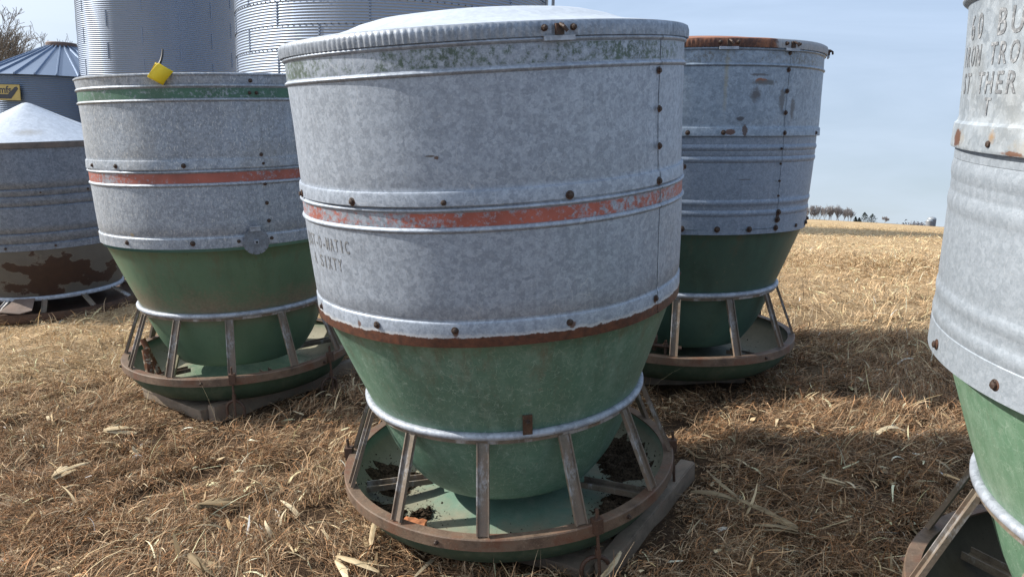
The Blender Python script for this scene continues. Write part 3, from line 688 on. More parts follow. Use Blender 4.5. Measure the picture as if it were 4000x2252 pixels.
# rusty pipe stubs and a board standing in the lidless feeder's trough
def stub(p, q, r, label):
    b = MB(); p, q = in_feeder(B, p), in_feeder(B, q)
    b.tube([p, q], r, 14, caps=False); b.tube([q, p], r*.82, 14, caps=False)
    d = (q-p).normalized()
    o = b.build('pipe_stub', M['pipe'], None, 40); o.data.transform(Matrix.Translation(-p)); o.location = p
    tag(o, label, 'pipe', 'rusty pipe stubs in the lidless feeder trough')
n = NT('flaking_pipe'); k = n.ramp(n.noise(22, 5, .7), .52, .6); M['pipe'] = n.set(n.mix(k, n.mix(n.noise(30, 5), (.09,.035,.018), (.22,.09,.04)), (.42,.38,.3)), .7, 0.)
def bl(deg, r, z): return pos(deg, z, r)
stub(bl(-139,.50,.15), bl(-141,.505,.36), .021, 'flaking rusty pipe stub leaning tallest against the others, palest on its front')
stub(bl(-134,.515,.155), bl(-134,.515,.31), .017, 'short upright rusty pipe stub with open top, nearest the trough rim')
stub(bl(-139,.44,.16), bl(-149,.505,.40), .015, 'dark slanting pipe stub behind the pale pipe')
b = MB(); w0 = in_feeder(B, bl(-128,.46,.16)); w1 = in_feeder(B, bl(-136,.36,.36))
d = (w1-w0); rot = d.to_track_quat('Z','Y').to_matrix()
b.box(d/2, (.06,.014,d.length), rot); o = b.build('board_offcut', simple('weathered_wood', (.30,.27,.17), .85, 0, .3, 30, .3), None, 30); o.location = w0
tag(o, 'grey-green board offcut leaning in the lidless feeder trough', 'board')
b = MB(); w0 = in_feeder(B, bl(-112,.52,.165)); w1 = in_feeder(B, bl(-150,.55,.205)); b.tube([Vector((0,0,0)), (w1-w0)*.5 + Vector((0,0,.008)), w1-w0], [.014,.016,.011], 8)
o = b.build('stick', simple('dark_stick', (.07,.045,.03), .9, 0, .3, 30, .4), None, 40); o.location = w0; tag(o, 'dark stick lying along the lidless feeder trough', 'stick')

# ------------------------------------------------------------------ yellow tag on the open rim
def yellow_tag():
    n = NT('yellow_paper'); m = n.set(n.mix(n.noise(12, 3), (.62,.44,.01), (.80,.58,.02)), .55, 0.)
    base = in_feeder(B, pos(-89.5, 1.740, .664))
    t = empty('sale_tag', base)
    tag(t, 'folded yellow tag zip-tied to the rim of the lidless feeder', 'tag')
    X = Vector((.95,.31,0)).normalized(); Z = Vector((0,0,1)); N = X.cross(Z)     # N faces the camera side
    W, H = .070, .067
    ca, sa = math.cos(R(-29)), math.sin(R(-29))
    def P(u, v, n): return X*(ca*u - sa*v) + Z*(sa*u + ca*v) + N*n
    b = MB(); K = 10; vs = []
    for i in range(K+1):           # a sheet folded over: front down, curl, back up
        s = i/K; v = H*(.52 - s); nn = .016 + .004*math.sin(PI*s)
        for u in (-W*.5, 0, W*.5): vs.append(P(u + .012*v/H, v, nn))
    for i in range(1, 7):
        a = PI*i/6; 
        for u in (-W*.5, 0, W*.5): vs.append(P(u - .012*.48, -H*.48 - .009*math.sin(a), .016 - .009 + .009*math.cos(a)))
    for i in range(1, K+1):
        s = i/K
        for u in (-W*.5, 0, W*.5): vs.append(P(u - .006, -H*.48 + H*.95*s, -.002 + .004*s))
    rows = len(vs)//3
    b.add(vs, [(3*i+j, 3*i+j+1, 3*i+j+4, 3*i+j+3) for i in range(rows-1) for j in range(2)])
    o = b.build('tag_sheet', m, t, 60); o.location = (.004, -.004, -.002); mod = o.modifiers.new('s','SOLIDIFY'); mod.thickness = .0008
    b = MB(); p = [P(-.020,.030,.006), P(-.022,.052,.004), P(-.028,.075,0), P(-.038,.098,-.004)]; b.tube(p, [.006,.0056,.005,.004], 6)
    b.tube(arc(P(-.02,.0,.0), X*.3+Z*.95, N, .022, -2.2, 1.9, 12), .0022, 6)
    b.build('zip_tie', M['dark'], t, 40)
yellow_tag()

# ------------------------------------------------------------------ corn husks and dry grass
def husk_mesh(g, n, L, W, curl=.6):
    V = []; F = []
    for k in range(n):
        a = g.normal(0, .35) + (PI if g.random() < .12 else 0); l = L*g.uniform(.55, 1.05); w = W*g.uniform(.5, 1.0)
        ca, sa = math.cos(a), math.sin(a); lift = g.uniform(.0, .5); tw = g.normal(0, .7); q = len(V); K = 8
        for i in range(K+1):
            s = i/K; x = l*s; z = .012*k/n*2 + lift*l*s*(1-s*.9)*.5 + .006; ww = w*(.35 + .65*math.sin(PI*min(1, .12+.85*s)))*.5
            yc = .18*l*s*s*g.choice([1, 1]) * math.sin(a*3+1); t = tw*s
            for j in (-1, -.33, .33, 1):
                yy = yc + ww*j*math.cos(t); zz = z + ww*j*math.sin(t) + curl*ww*(1-j*j)*.5 + g.normal(0, .0008)
                V.append((x*ca - yy*sa, x*sa + yy*ca, zz))
        for i in range(K):
            for j in range(3): F.append((q+4*i+j, q+4*i+j+1, q+4*i+j+5, q+4*i+j+4))
    return V, F
n = NT('pale_husk'); hc = n.mix(n.ramp(n.noise(60, 4, .6, n.scale((.12,1,1))), .3, .7), (.34,.25,.14), (.66,.55,.37)); M['husk'] = n.set(hc, .75, 0., spec=.25)
n = NT('weathered_husk'); hc = n.mix(n.ramp(n.noise(60, 4, .6, n.scale((.12,1,1))), .3, .7), (.14,.10,.06), (.36,.28,.17)); M['husk_grey'] = n.set(hc, .85, 0., spec=.2)
HUSKS = [((-.56,2.33),-38,3,.21,.045,'husk','large pale corn husk lying in front of the centre feeder, torn at one end'),
         ((-.46,2.42),110,2,.13,.022,'husk','thin twisted pale husk strip standing beside the large husk left of the centre trough'),
         ((-1.06,2.37),-40,3,.20,.035,'husk_grey','flat grey husk strips low in the grass at the bottom edge'),
         ((-1.17,2.68),38,6,.22,.04,'husk_grey','bundle of weathered folded husks half buried in the left grass'),
         ((-1.91,3.02),75,6,.16,.04,'husk','frayed upright clump of pale husk in the grass at left'),
         ((.84,2.62),170,4,.20,.035,'husk_grey','bunched husk strips on the shaded grass right of the centre skid'),
         ((1.24,2.64),-30,3,.11,.03,'husk','small crumpled whitish husk in the shade between the feeders'),
         ((.30,2.17),40,2,.18,.02,'husk','curled narrow husk ribbon beside the skid corner'),
         ((-1.95,3.5),20,3,.15,.04,'husk','pale torn husk in the sunny grass left of the lidless feeder'),
         ((.98,2.38),150,3,.15,.035,'husk_grey','bent husk leaf on the shaded grass near the bottom edge')]
for i, ((x, y), rz, n_, L, W, mt, lab) in enumerate(HUSKS):
    g = np.random.default_rng(100 + i); V, F = husk_mesh(g, n_, L, W)
    o = raw_mesh('corn_husk', V, F, M[mt], True); o.location = (x, y, float(gz(x, y)) + .055); o.rotation_euler = (g.normal(0,.12), g.normal(0,.12), R(rz))
    tag(o, lab, 'corn husk', 'corn husks lying in the dry grass')

FOOT = [((.0243-.03,2.8033-.02),.44), ((-1.5206,4.2496),.44), ((.9622,4.2543),.44), ((1.5771,1.5408),.5), ((-4.0139,6.6333),.70)]
PANR = [((.0243-.02,2.8033-.02),.615), ((-1.53,4.24),.615), ((.957,4.25),.615), ((1.577,1.53),.62), ((-4.02,6.63),.72)]
# the skid beams lie on trodden-down grass
SKIDS = [((.32,2.27),(.745,2.94)), ((.32,2.27),(-.06,2.52)), ((-1.49,3.675),(-.92,4.415)), ((-1.49,3.675),(-1.87,3.97))]
def near_skid(x, y, r):
    m = np.zeros(np.shape(x), bool)
    for (ax, ay), (bx, by) in SKIDS:
        dx, dy = bx-ax, by-ay; t = np.clip(((x-ax)*dx + (y-ay)*dy)/(dx*dx+dy*dy), 0, 1)
        m |= np.hypot(x-ax-t*dx, y-ay-t*dy) < r
    return m
def in_view(x, y):
    return (y > .9) & (np.abs(x) < .80*y + .6)
def blades(name, npts, dlo, dhi, wid, length, mat, label, seed, upright=.35, pal=None, flat=False, power=1.):
    g = np.random.default_rng(seed)
    nn = int(npts*2.2)
    # sample uniformly per area, thinned with distance
    d = (dlo**2 + (dhi**2 - dlo**2) * g.random(nn)**power)**.5; az = g.uniform(-.72, .72, nn)
    x = d*np.sin(az); y = d*np.cos(az)
    clump = np.sin(9.1*x + 2.2*np.sin(5*y)) * np.sin(8.3*y + 1.7*np.sin(6*x)) + .6*np.sin(21*x+1)*np.sin(19*y)
    ok = in_view(x, y) & (g.random(nn) < (.55 + .5*clump)*(.82 + .35*np.sin(1.3*x + 2*np.sin(.9*y))*np.sin(1.6*y + .5)))
    for (fx, fy), r in FOOT: ok &= np.hypot(x-fx, y-fy) > r
    ok &= ~near_skid(x, y, .055)
    x, y, clump = x[ok][:npts], y[ok][:npts], clump[ok][:npts]
    n = len(x); dd = np.hypot(x, y)
    near_pan = np.zeros(n, bool)
    for (fx, fy), r in PANR: near_pan |= np.hypot(x-fx, y-fy) < r + .03
    z = gz(x, y)
    low = near_skid(x, y, .16)
    fl = 1.6*np.sin(1.7*x + .8*y) + 1.3*np.sin(2.9*y - 1.1*x)     # matted by wind and feet: a slowly turning lie
    h = np.where(g.random(n) < .6, fl + g.normal(0, .7, n), g.uniform(0, 2*PI, n))
    L = length*g.lognormal(0, .38, n); L = np.where(near_pan, L*.95, L); L = np.where(low, L*.5, L)
    W = wid*g.lognormal(0, .35, n)*(1 + .0*dd)
    el = np.where(g.random(n) < upright, g.uniform(.5, 1.35, n), g.uniform(.02, .6, n)); el = np.where(near_pan, np.minimum(el*.9, 1.2), el); el = np.where(low, el*.35, el)
    bend = g.uniform(.2, 1.5, n)*np.where(g.random(n) < .15, .2, 1)
    hk = g.normal(0, .6, n)
    K = 4
    V = np.zeros((n, K+1, 2, 3), np.float32)
    px, py, pz = x.copy(), y.copy(), z + g.uniform(-.004, .035, n)*np.clip(1 + clump*.5, .3, 1.6)
    for k in range(K+1):
        s = k/K
        e = el - bend*s; hh = h + hk*s
        sx, sy = -np.sin(hh), np.cos(hh)
        tw = g.normal(0, .5, n) if k == 0 else tw
        w = W*(1 - .75*s**2)*.5
        ox, oy, oz = sx*np.cos(tw)*w, sy*np.cos(tw)*w, np.sin(tw)*w
        V[:, k, 0] = np.stack([px-ox, py-oy, pz-oz], 1); V[:, k, 1] = np.stack([px+ox, py+oy, pz+oz], 1)
        st = L/K
        px = px + st*np.cos(e)*np.cos(hh); py = py + st*np.cos(e)*np.sin(hh); pz = np.maximum(pz + st*np.sin(e), gz(px, py) + .004)
    q = np.arange(n)[:, None]*(2*(K+1)) + 2*np.arange(K)[None]
    F = np.stack([q, q+1, q+3, q+2], 2).reshape(-1, 4)
    o = raw_mesh(name, V.reshape(-1, 3), F, mat)
    # straw tint of every blade
    pal = np.array(pal); wts = g.random((n, len(pal)))**6
    patch = .5 + .5*np.sin(2.3*x + 1.1*np.sin(1.9*y))*np.sin(2.6*y + .7)
    wts[:, 0] *= .4 + 1.6*patch; wts /= wts.sum(1, keepdims=True)
    c = (wts @ pal)*g.lognormal(0, .40, n)[:, None]
    c = np.clip(c, .01, .8)
    at = o.data.color_attributes.new('tint', 'FLOAT_COLOR', 'POINT')
    cc = np.ones((n, 2*(K+1), 4), np.float32); cc[:, :, :3] = c[:, None, :]
    at.data.foreach_set('color', cc.ravel())
    return tag(o, label, 'dry grass', None, 'stuff')
n = NT('straw'); va = n.t.nodes.new('ShaderNodeVertexColor'); va.layer_name = 'tint'
n.set(va.outputs[0], .75, 0., spec=.25); M['straw'] = n.mat
tr = n.t.nodes.new('ShaderNodeBsdfTranslucent'); n.t.links.new(va.outputs[0], tr.inputs[0])
mx = n.t.nodes.new('ShaderNodeMixShader'); mx.inputs[0].default_value = .12
n.t.links.new(n.b.outputs[0], mx.inputs[1]); n.t.links.new(tr.outputs[0], mx.inputs[2]); n.t.links.new(mx.outputs[0], n.out.inputs[0])
PAL = [(.40,.20,.09), (.38,.25,.14), (.60,.47,.315), (.07,.042,.026), (.29,.18,.10), (.11,.068,.042)]
PALF = [(.44,.315,.175), (.54,.40,.235), (.60,.46,.285), (.36,.245,.14), (.50,.365,.215)]
blades('dry_grass', 340000, 1.1, 5.2, .0023, .056, M['straw'], 'matted dry brown grass round the feeders', 1, .30, PAL, power=1.25)
blades('dry_grass', 110000, 4.6, 9.5, .0038, .07, M['straw'], 'paler dry grass behind the feeders', 2, .28, PAL[1:3] + PAL[4:5] + PALF, power=1.15)
blades('field_stubble', 150000, 8.0, 38., .006, .06, M['straw'], 'pale flattened corn stubble covering the field', 3, .10, PALF, power=1.7)
blades('straw_litter', 4200, 1.2, 5., .0095, .065, M['straw'], 'pale husk scraps and chopped stalks strewn through the grass', 4, .12, [(.62,.50,.32),(.52,.40,.24),(.68,.58,.40),(.36,.25,.13)], power=1.2)
blades('tall_straw', 520, 1.5, 6., .0028, .19, M['straw'], 'loose long straw stems standing out of the grass', 5, .75, [(.58,.46,.27),(.50,.37,.2),(.62,.52,.33)], power=1.1)

# ------------------------------------------------------------------ grain bins
def bin_zinc(name, tone=1., rough=.48, blue=1.):
    n = NT(name)
    f = n.m('ADD', n.m('MULTIPLY', n.noise(1.1, 4, .6, n.scale((1,1,.15))), .6), n.m('MULTIPLY', n.noise(30, 3), .4))
    c = n.mix(n.ramp(f, .3, .7), (.20*tone/blue,.255*tone,.35*tone*blue), (.245*tone/blue,.30*tone,.40*tone*blue))
    return n.set(c, n.m('ADD', rough, n.m('MULTIPLY', n.noise(4, 3), .05)), .6)
def grain_bin(name, x, y, zb, zt, Rb, z_ring, sheet, label, tone=1., pitch=.06, roof=True, ladder=None, nsheet=10, phase=0., studs=True):
    t = empty(name, (x, y, zb)); tag(t, label, 'grain bin', 'corrugated steel grain bins')
    H = zt - zb
    amp = .0085; rows = int(H/pitch*8)
    zz = np.linspace(0, H, rows)
    prof = [(Rb + amp*math.sin(2*PI*(z + zb - z_ring)/pitch), z) for z in zz]
    b = MB(); b.lathe(prof, 144)
    # bolts along the sheet laps
    g = random.Random(3)
    k0 = math.ceil((zb - z_ring)/sheet)
    def stud(a, z, s=.011):
        if not studs: return
        u = Vector((math.cos(a), math.sin(a), 0)); b.box(u*(Rb + .013) + Vector((0,0,z)), (s*1.6, s*2, s*2), Matrix.Rotation(a, 3, 'Z'), 1)
    k = k0; row = 0
    while z_ring + k*sheet < zt:
        z0 = z_ring + k*sheet - zb
        n_ = int(2*PI*Rb/.155)
        for i in range(n_):
            a = 2*PI*i/n_
            if math.sin(a) < .35 and z0 > 0: stud(a, z0)
        for i in range(nsheet):
            a = 2*PI*(i + (.5 if k % 2 else 0) + phase)/nsheet
            if math.sin(a) < .35:
                m = max(3, int(sheet/pitch))
                for j in range(m):
                    zj = z0 + (j+.5)*sheet/m
                    if 0 < zj < H: stud(a, zj, .010)
                zs = [max(0, z0), min(H, z0+sheet)]
                u = Vector((math.cos(a), math.sin(a), 0)); b.box(u*(Rb + .002) + Vector((0,0,(zs[0]+zs[1])/2)), (.020, .03, zs[1]-zs[0]-.004), Matrix.Rotation(a, 3, 'Z'))
        k += 1
    b.build('wall', [bin_zinc(name + '_zinc', tone), M['boltdark']], t, 60)
    b = MB(); b.lathe([(Rb+.08,H-.02),(Rb+.1,H+.03),(Rb*.5,H+.03+Rb*.26),(.25,H+.03+Rb*.46),(0,H+.06+Rb*.47)], 72); b.build('roof', M['roofzinc'], t, 30)
    if ladder is not None:
        u = Vector((math.cos(ladder), math.sin(ladder), 0)); v = Vector((-u.y, u.x, 0)); L = MB()
        for s in (-.19, .19): L.tube([u*(Rb+.16) + v*s, u*(Rb+.16) + v*s + Vector((0,0,H))], .022, 6)
        for i in range(int(H/.3)): L.tube([u*(Rb+.16) - v*.19 + Vector((0,0,.3*i+.1)), u*(Rb+.16) + v*.19 + Vector((0,0,.3*i+.1))], .014, 6)
        L.build('ladder', M['ladder'], t, 40)
        L = MB(); a2 = ladder - .12; w = Vector((math.cos(a2), math.sin(a2), 0)); L.tube([w*(Rb+.08), w*(Rb+.08) + Vector((0,0,H*.8)), w*(Rb+.3) + Vector((0,0,H*.82))], .035, 8); L.build('fill_pipe', M['ladder'], t, 40)
    return t
M['boltdark'] = simple('bin_bolt', (.05,.055,.06), .6, .3)
M['roofzinc'] = bin_zinc('roof_zinc', .9, .4, 1.04)
M['ladder'] = simple('ladder_steel', (.32,.34,.36), .5, .5, .2)
grain_bin('grain_bin', -12.544, 27.941, float(gz(-12.5,28)) - .1, 5.6, 2.518, 3.309, .49, 'tall narrow corrugated bin rising behind the lidless feeder', .85, .062, studs=False, nsheet=7)
grain_bin('grain_bin', -3.085, 20.126, float(gz(-3,20)) - .1, 5.2, 3.788, 2.294, .49, 'widest corrugated bin with bolted seams and a ladder, behind the centre feeder', 1.05, .0585, ladder=R(-8), nsheet=11, phase=.28)
def cone_bin():
    x, y, za = -16.39, 28.64, 3.07; Rb, rise = 2.75, 1.28; zb = float(gz(x, y)) - .1; ze = za - rise
    t = empty('grain_bin', (x, y, zb)); tag(t, 'low blue-grey bin with a ribbed cone roof and yellow sign at the far left', 'grain bin', 'corrugated steel grain bins')
    H = ze - zb - .02
    zz = np.linspace(0, H, int(H/.062*8)); b = MB(); b.lathe([(Rb + .008*math.sin(2*PI*z/.062), z) for z in zz], 120)
    b.build('wall', bin_zinc('cone_bin_zinc', .52, .42, 1.15), t, 60)
    N = 28; b = MB(); r0, r1, za_, ze_ = .42, Rb + .1, za - zb - .1, ze - zb
    for i in range(N):
        a = 2*PI*i/N; a2 = 2*PI*(i+1)/N; da = .045
        def p(r, an, up=0): 
            f = (r - r0)/(r1 - r0); return (r*math.cos(an), r*math.sin(an), za_ + (ze_-za_)*f + up)
        b.add([p(r0,a), p(r1,a), p(r1,a2), p(r0,a2)], [(0,1,2,3)])
        rw0, rw1 = .035/r0, .035/r1
        b.add([p(r0,a-rw0), p(r1,a-rw1), p(r1,a-rw1*.5,.06), p(r0,a-rw0*.5,.05), p(r0,a+rw0*.5,.05), p(r1,a+rw1*.5,.06), p(r1,a+rw1), p(r0,a+rw0)], [(0,1,2,3),(3,2,5,4),(4,5,6,7),(1,6,5,2)])
    b.build('roof', bin_zinc('cone_roof_zinc', .75, .42, 1.12), t, 20)
    b = MB(); b.lathe([(.5,za_-.05),(.5,za_+.10),(.47,za_+.13),(0,za_+.15)], 40); b.build('roof_cap', simple('cap_rust', (.14,.10,.09), .7, .2), t, 30)
    # sign with lettering facing the yard
    sx, sy, sz = -16.66, 26.12, 1.20
    nd = Vector((sx-x, sy-y, 0)); ang = math.atan2(-nd.x, nd.y) + PI
    c = Vector((x, y, 0)) + nd.normalized()*(Rb+.06)
    X = Vector((-nd.y, nd.x, 0)).normalized(); Z = Vector((0,0,1)); Nn = nd.normalized()
    fr = Matrix((X, Z, Nn)).transposed(); C0 = c + Vector((0,0,sz)) - Vector((x,y,zb))
    def place(ob, z): ob.rotation_mode = 'QUATERNION'; ob.rotation_quaternion = fr.to_quaternion(); ob.location = C0 + Nn*z; return ob
    W, Hh = 1.30, .50; c0 = -.20
    b = MB(); b.box((c0,0,0), (W,Hh,.03)); sg = place(b.build('sign', simple('sign_yellow', (.36,.29,.10), .5, 0, .1, 4), t, 20), 0)
    ink = simple('sign_ink', (.022,.028,.045), .5, 0, .1)
    cu = bpy.data.curves.new('t','FONT'); cu.body = 'mfs'; cu.size = .32; cu.align_x = 'CENTER'; cu.resolution_u = 3; cu.offset = .008
    ob = bpy.data.objects.new('t', cu); COL.objects.link(ob); bpy.context.view_layer.update()
    me = bpy.data.meshes.new_from_object(ob.evaluated_get(bpy.context.evaluated_depsgraph_get())); bpy.data.objects.remove(ob)
    me.name = 'lettering'; me.materials.clear(); me.materials.append(ink); lt = bpy.data.objects.new('lettering', me); COL.objects.link(lt); lt.parent = sg; lt.location = (-.06,-.02,.018)
    b = MB(); sw = [(-.8,-.07),(.02,-.07),(.34,.16),(.40,.10),(.42,.20),(.30,.215),(.335,.185)]
    sw = [(-.82,-.06),(.02,-.06),(.28,.17),(.36,.19),(.405,.12),(.13,-.20),(-.82,-.20)]
    b.add([(px,py,.019) for px,py in sw], [tuple(range(len(sw)))]); b.build('emblem', ink, sg, 0)
cone_bin()

# ------------------------------------------------------------------ trees and far farmstead
def bark(name, c): return simple(name, c, .9, 0, .3, 8)
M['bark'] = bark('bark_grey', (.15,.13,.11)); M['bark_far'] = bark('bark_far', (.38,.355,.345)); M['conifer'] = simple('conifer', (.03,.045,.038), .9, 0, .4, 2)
def bare_tree(name, x, y, zb, h, r0, label, group, depth=5, seed=0, mat='bark', spread=.55, sides=6, nb=(3,4), lean=0., rmin=.012, tf=.30, up=.12):
    g = random.Random(seed); t = empty(name, (x, y, zb)); tag(t, label, 'tree', group)
    tk, cr = MB(), MB()
    def grow(p, d, L, r, lev):
        pts = [p]; q = p.copy(); dd = d.copy(); K = 4
        for i in range(K):
            dd = (dd + Vector((g.gauss(0,.13), g.gauss(0,.13), g.gauss(.05,.08)))).normalized(); q = q + dd*L/K; pts.append(q.copy())
        r1 = max(r*.62, rmin); (tk if lev <= 1 else cr).tube(pts, [r + (r1-r)*i/K for i in range(K+1)], sides if lev < 2 else (5 if lev < 3 else 3), caps=False)
        if lev >= depth: return
        for k in range(g.randint(*nb) + (1 if lev >= 2 else 0)):
            i = g.randint(2, K) if lev else g.randint(1, K)
            ax = Vector((g.gauss(0,1), g.gauss(0,1), g.gauss(0,.5))).normalized()
            nd = (dd + ax*g.uniform(.5, 1.25)*spread*1.3); nd.z += up; nd.normalize()
            grow(pts[i], nd, (h*.30 if lev == 0 else L)*g.uniform(.55,.82), r1*g.uniform(.5,.78), lev+1)
    grow(Vector((0,0,0)), Vector((lean,0,1)).normalized(), h*tf, r0, 0)
    tk.build('trunk', M[mat], t, 60); cr.build('crown', M[mat], t, 0)
    return t
bare_tree('bare_tree', -24.7, 38.5, float(gz(-24.7,38.5)), 13.8, .28, 'tall bare grey tree behind the cone-roofed bin, at the left edge', 'bare trees behind the bins', 6, 11, spread=.62, rmin=.012, nb=(3,4))
bare_tree('bare_tree', -23.8, 40.0, float(gz(-23.8,40.0)), 10.2, .2, 'smaller bare tree with drooping twigs, close against the cone roof', 'bare trees behind the bins', 6, 23, spread=.65, rmin=.012, nb=(3,4))
FR = [(245 + 2.75*i + (i*7 % 5)*.3, -.0655 + [.0,.0008,-.0006,.001,.0004,.0016,.0012][i % 7] - (.0022 if i > 12 else 0), i) for i in range(14)]
def far(x, k): return (x, math.sqrt(700**2 - x*x))
for i, (x, top, sd) in enumerate(FR):
    y = far(x, 0)[1]; zb = float(gz(x, y)); h = top*700 - zb
    bare_tree('bare_tree', x, y, zb, h*1.55, h*.016, 'bare tree in the far tree row on the ridge', 'far row of bare trees on the ridge', 4, 40+sd, 'bark_far', .42, 4, (4,5), rmin=.08, tf=.10, up=.55)
y = far(304.0, 0)[1]; zb = float(gz(304.0, y)); bare_tree('bare_tree', 304.0, y, zb, (-.0712*700 - zb)*1.05, .2, 'single small bare tree right of the dark conifers on the horizon', None, 4, 77, 'bark_far', .7, 4, (4,5), rmin=.11)
def conifer(x, top, w, label, seed):
    y = far(x, 0)[1]; zb = float(gz(x, y)); h = top*700 - zb; g = random.Random(seed)
    t = empty('conifer', (x, y, zb)); tag(t, label, 'conifer', 'dark conifers on the horizon')
    b = MB(); b.tube([(0,0,0),(0,0,h*.9)], [.3,.05], 6); b.build('trunk', M['bark'], t, 40)
    b = MB()
    for k in range(420):
        f = g.random()**.8; z = h*(.12 + .88*f); rr = w*(1 - f**1.6)*g.uniform(.25, 1)*(1 + .25*math.sin(9*f + seed)); a = g.uniform(0, 6.28)
        c = Vector((rr*math.cos(a), rr*math.sin(a), z)); s = g.uniform(.35,.8)
        q = [Vector((g.gauss(0,1), g.gauss(0,1), g.gauss(0,.7))).normalized()*s for _ in range(3)]; b.add([c+v for v in q], [(0,1,2)])
    b.build('crown', M['conifer'], t, 0)
conifer(290.2, -.0712, 5.2, 'broad dark conifer, taller of the pair on the horizon', 1)
conifer(295.6, -.0722, 5.4, 'lower round-topped conifer beside the taller one on the horizon', 2)
conifer(284.2, -.0768, 2.0, 'tiny dark conifer just right of the far tree row', 3)
conifer(286.8, -.0776, 1.6, 'tiniest dark conifer left of the conifer pair', 4)
def silo(x, y, top, r, label):
    zb = float(gz(x, y)) - 2; t = empty('silo', (x, y, zb)); tag(t, label, 'silo', 'distant domed silos'); H = top - zb - r*.62
    b = MB(); b.lathe([(r, 0), (r, H)] , 28); n = NT('silo_stave'); k = n.m('FRACT', n.m('MULTIPLY', n.z, .7)); b.build('wall', n.set(n.mix(n.ramp(k, .8, .9), (.22,.23,.25), (.13,.14,.155)), .7, 0.), t, 40)
    b = MB(); b.lathe([(r*1.03*math.cos(a), H + r*.62*math.sin(a)) for a in np.linspace(0, PI/2, 9)], 28); b.build('dome', simple('dome_zinc', (.30,.32,.34), .4, .3), t, 60)
silo(429.6, 790.8, -64.3, 4.2, 'taller domed grey silo on the far ridge')
silo(424.6, 785.5, -66.4, 3.3, 'shorter domed silo in front of the taller one')
b = MB(); zb = float(gz(440.5,772)); P0 = Vector((440.5,772,zb)); H = -66.5*.985 - zb
for s in ((-1,-1),(1,-1),(1,1),(-1,1)): b.tube([Vector((s[0]*.9, s[1]*.9, 0)), Vector((0,0,H))], .12, 4)
for f in (.3,.55,.75): b.tube(arc((0,0,H*f), (1,0,0), (0,1,0), .9*(1-f)*1.3, 0, 2*PI, 8), .08, 4)
b.tube([(-.8,0,H),(.8,0,H+.4)], .2, 5)
o = b.build('lattice_mast', M['bark_far'], None, 0); o.location = P0; tag(o, 'thin lattice mast standing right of the far silos', 'mast')
def wood(x0, x1, hh, label, seed):
    g = random.Random(seed); b = MB()
    for k in range(260):
        x = g.uniform(x0, x1); d = 1250 + g.uniform(-20, 20); y = math.sqrt(d*d - x*x); zb = float(gz(x, y)); e = max(0., 1 - abs((x-(x0+x1)/2)/((x1-x0)/2))**2)
        c = Vector((x, y, zb + hh*e*g.random() + (0.0))); s = g.uniform(1.5, 3.5); q = [Vector((g.gauss(0,1), g.gauss(0,1), g.gauss(0,.8))).normalized()*s for _ in range(3)]; b.add([c+v for v in q], [(0,1,2)])
    o = b.build('far_wood', M['far_wood'], None, 0); tag(o, label, 'wood', None, 'stuff')
M['far_wood'] = simple('far_wood', (.16,.165,.19), .9, 0, .2, .2)
wood(566, 594, 9, 'hazy far-off wood low on the horizon left of the silos', 1)
wood(617, 628, 6, 'small hazy wood on the horizon beside the silos', 2)

# ------------------------------------------------------------------ sky, sun, camera
SUN_EL, SUN_AZ = R(36), R(-83)            # azimuth clockwise from +Y
w = bpy.data.worlds.new('World'); S.world = w; w.use_nodes = True; t = w.node_tree; bg = t.nodes['Background']
sk = t.nodes.new('ShaderNodeTexSky'); sk.sky_type = 'NISHITA'; sk.sun_disc = False; sk.sun_elevation = SUN_EL; sk.sun_rotation = SUN_AZ % (2*PI); sk.air_density = 1.0; sk.dust_density = 1.6; sk.ozone_density = 1.5
tc = t.nodes.new('ShaderNodeTexCoord'); mp = t.nodes.new('ShaderNodeMapping'); mp.inputs['Scale'].default_value = (1.0, 1.6, 5.5); mp.inputs['Rotation'].default_value = (.1, .12, .5); t.links.new(tc.outputs['Generated'], mp.inputs[0])
nz = t.nodes.new('ShaderNodeTexNoise'); nz.inputs['Scale'].default_value = 2.4; nz.inputs['Detail'].default_value = 8; nz.inputs['Roughness'].default_value = .58; nz.inputs['Distortion'].default_value = .5; t.links.new(mp.outputs[0], nz.inputs[0])
mr = t.nodes.new('ShaderNodeMapRange'); mr.inputs[1].default_value = .36; mr.inputs[2].default_value = .78; mr.inputs[3].default_value = .62; mr.inputs[4].default_value = 1.0; t.links.new(nz.outputs[0], mr.inputs[0])
# thin cirrus veil, denser and brighter round the sun
dt = t.nodes.new('ShaderNodeVectorMath'); dt.operation = 'DOT_PRODUCT'; t.links.new(tc.outputs['Generated'], dt.inputs[0]); dt.inputs[1].default_value = (math.sin(SUN_AZ)*math.cos(SUN_EL), math.cos(SUN_AZ)*math.cos(SUN_EL), math.sin(SUN_EL))
gl = t.nodes.new('ShaderNodeMapRange'); gl.inputs[1].default_value = .35; gl.inputs[2].default_value = 1.; gl.inputs[3].default_value = 0.; gl.inputs[4].default_value = .8; t.links.new(dt.outputs['Value'], gl.inputs[0])
veil = t.nodes.new('ShaderNodeMix'); veil.data_type = 'RGBA'; veil.inputs[6].default_value = (4.8,6.2,8.4,1); veil.inputs[7].default_value = (13,13,12.6,1); t.links.new(gl.outputs[0], veil.inputs[0])
ad = t.nodes.new('ShaderNodeMath'); ad.operation = 'ADD'; ad.use_clamp = True; t.links.new(mr.outputs[0], ad.inputs[0]); t.links.new(gl.outputs[0], ad.inputs[1])
mx = t.nodes.new('ShaderNodeMix'); mx.data_type = 'RGBA'; t.links.new(ad.outputs[0], mx.inputs[0]); t.links.new(sk.outputs[0], mx.inputs[6]); hz = t.nodes.new('ShaderNodeSeparateXYZ'); t.links.new(tc.outputs['Generated'], hz.inputs[0])
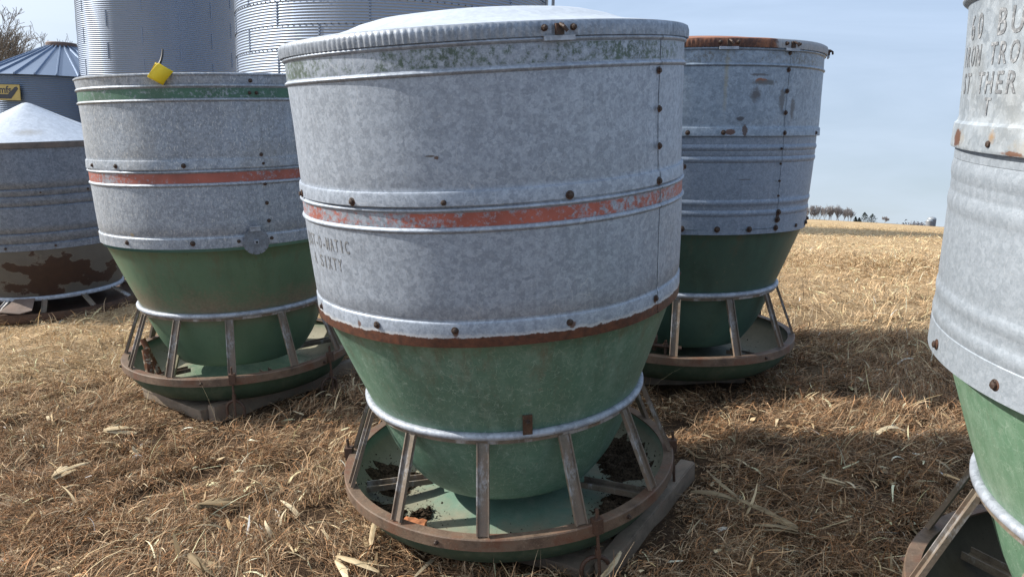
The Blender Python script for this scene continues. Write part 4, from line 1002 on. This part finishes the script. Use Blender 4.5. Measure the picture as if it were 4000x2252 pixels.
hr = t.nodes.new('ShaderNodeMapRange'); hr.inputs[1].default_value = -.1; hr.inputs[2].default_value = .22; hr.inputs[3].default_value = .85; hr.inputs[4].default_value = 0.; t.links.new(hz.outputs[2], hr.inputs[0])
hm = t.nodes.new('ShaderNodeMix'); hm.data_type = 'RGBA'; t.links.new(hr.outputs[0], hm.inputs[0]); t.links.new(veil.outputs[2], hm.inputs[6]); hm.inputs[7].default_value = (5.9,6.7,7.5,1)
t.links.new(hm.outputs[2], mx.inputs[7])
t.links.new(mx.outputs[2], bg.inputs[0]); bg.inputs[1].default_value = .092
# the yard lies high: the visible horizon is below eye level, so the sky's own horizon is lowered to meet it
sp = t.nodes.new('ShaderNodeSeparateXYZ'); t.links.new(tc.outputs['Generated'], sp.inputs[0])
zm = t.nodes.new('ShaderNodeMath'); zm.operation = 'MULTIPLY_ADD'; zm.inputs[1].default_value = .9; zm.inputs[2].default_value = .12; t.links.new(sp.outputs[2], zm.inputs[0])
zx = t.nodes.new('ShaderNodeMath'); zx.operation = 'MAXIMUM'; zx.inputs[1].default_value = .02; t.links.new(zm.outputs[0], zx.inputs[0])
cb = t.nodes.new('ShaderNodeCombineXYZ'); t.links.new(sp.outputs[0], cb.inputs[0]); t.links.new(sp.outputs[1], cb.inputs[1]); t.links.new(zx.outputs[0], cb.inputs[2]); t.links.new(cb.outputs[0], sk.inputs[0])

sl = bpy.data.lights.new('sun', 'SUN'); sl.energy = 5.0; sl.angle = R(.6); sl.color = (1., .93, .83)
so = bpy.data.objects.new('sun', sl); COL.objects.link(so)
sd = Vector((math.sin(SUN_AZ)*math.cos(SUN_EL), math.cos(SUN_AZ)*math.cos(SUN_EL), math.sin(SUN_EL)))
so.rotation_mode = 'QUATERNION'; so.rotation_quaternion = sd.to_track_quat('Z', 'Y'); so.location = sd*30

cam = bpy.data.cameras.new('camera'); cam.sensor_width = 36; cam.lens = 27.0; cam.clip_start = .05; cam.clip_end = 6000
co = bpy.data.objects.new('camera', cam); COL.objects.link(co)
Mc = np.array([[.99969,.02499,0.],[.00466,-.18655,.98244],[.02455,-.98213,-.1866]])
co.matrix_world = Matrix([[Mc[i,0], -Mc[i,1], -Mc[i,2], 0] for i in range(3)] + [[0,0,0,1]])
S.camera = co
S.view_settings.view_transform = 'Standard'; S.view_settings.look = 'None'; S.view_settings.exposure = .4; S.view_settings.gamma = 1.; S.view_settings.use_curve_mapping = False
S.cycles.use_denoising = True
S.cycles.max_bounces = 6
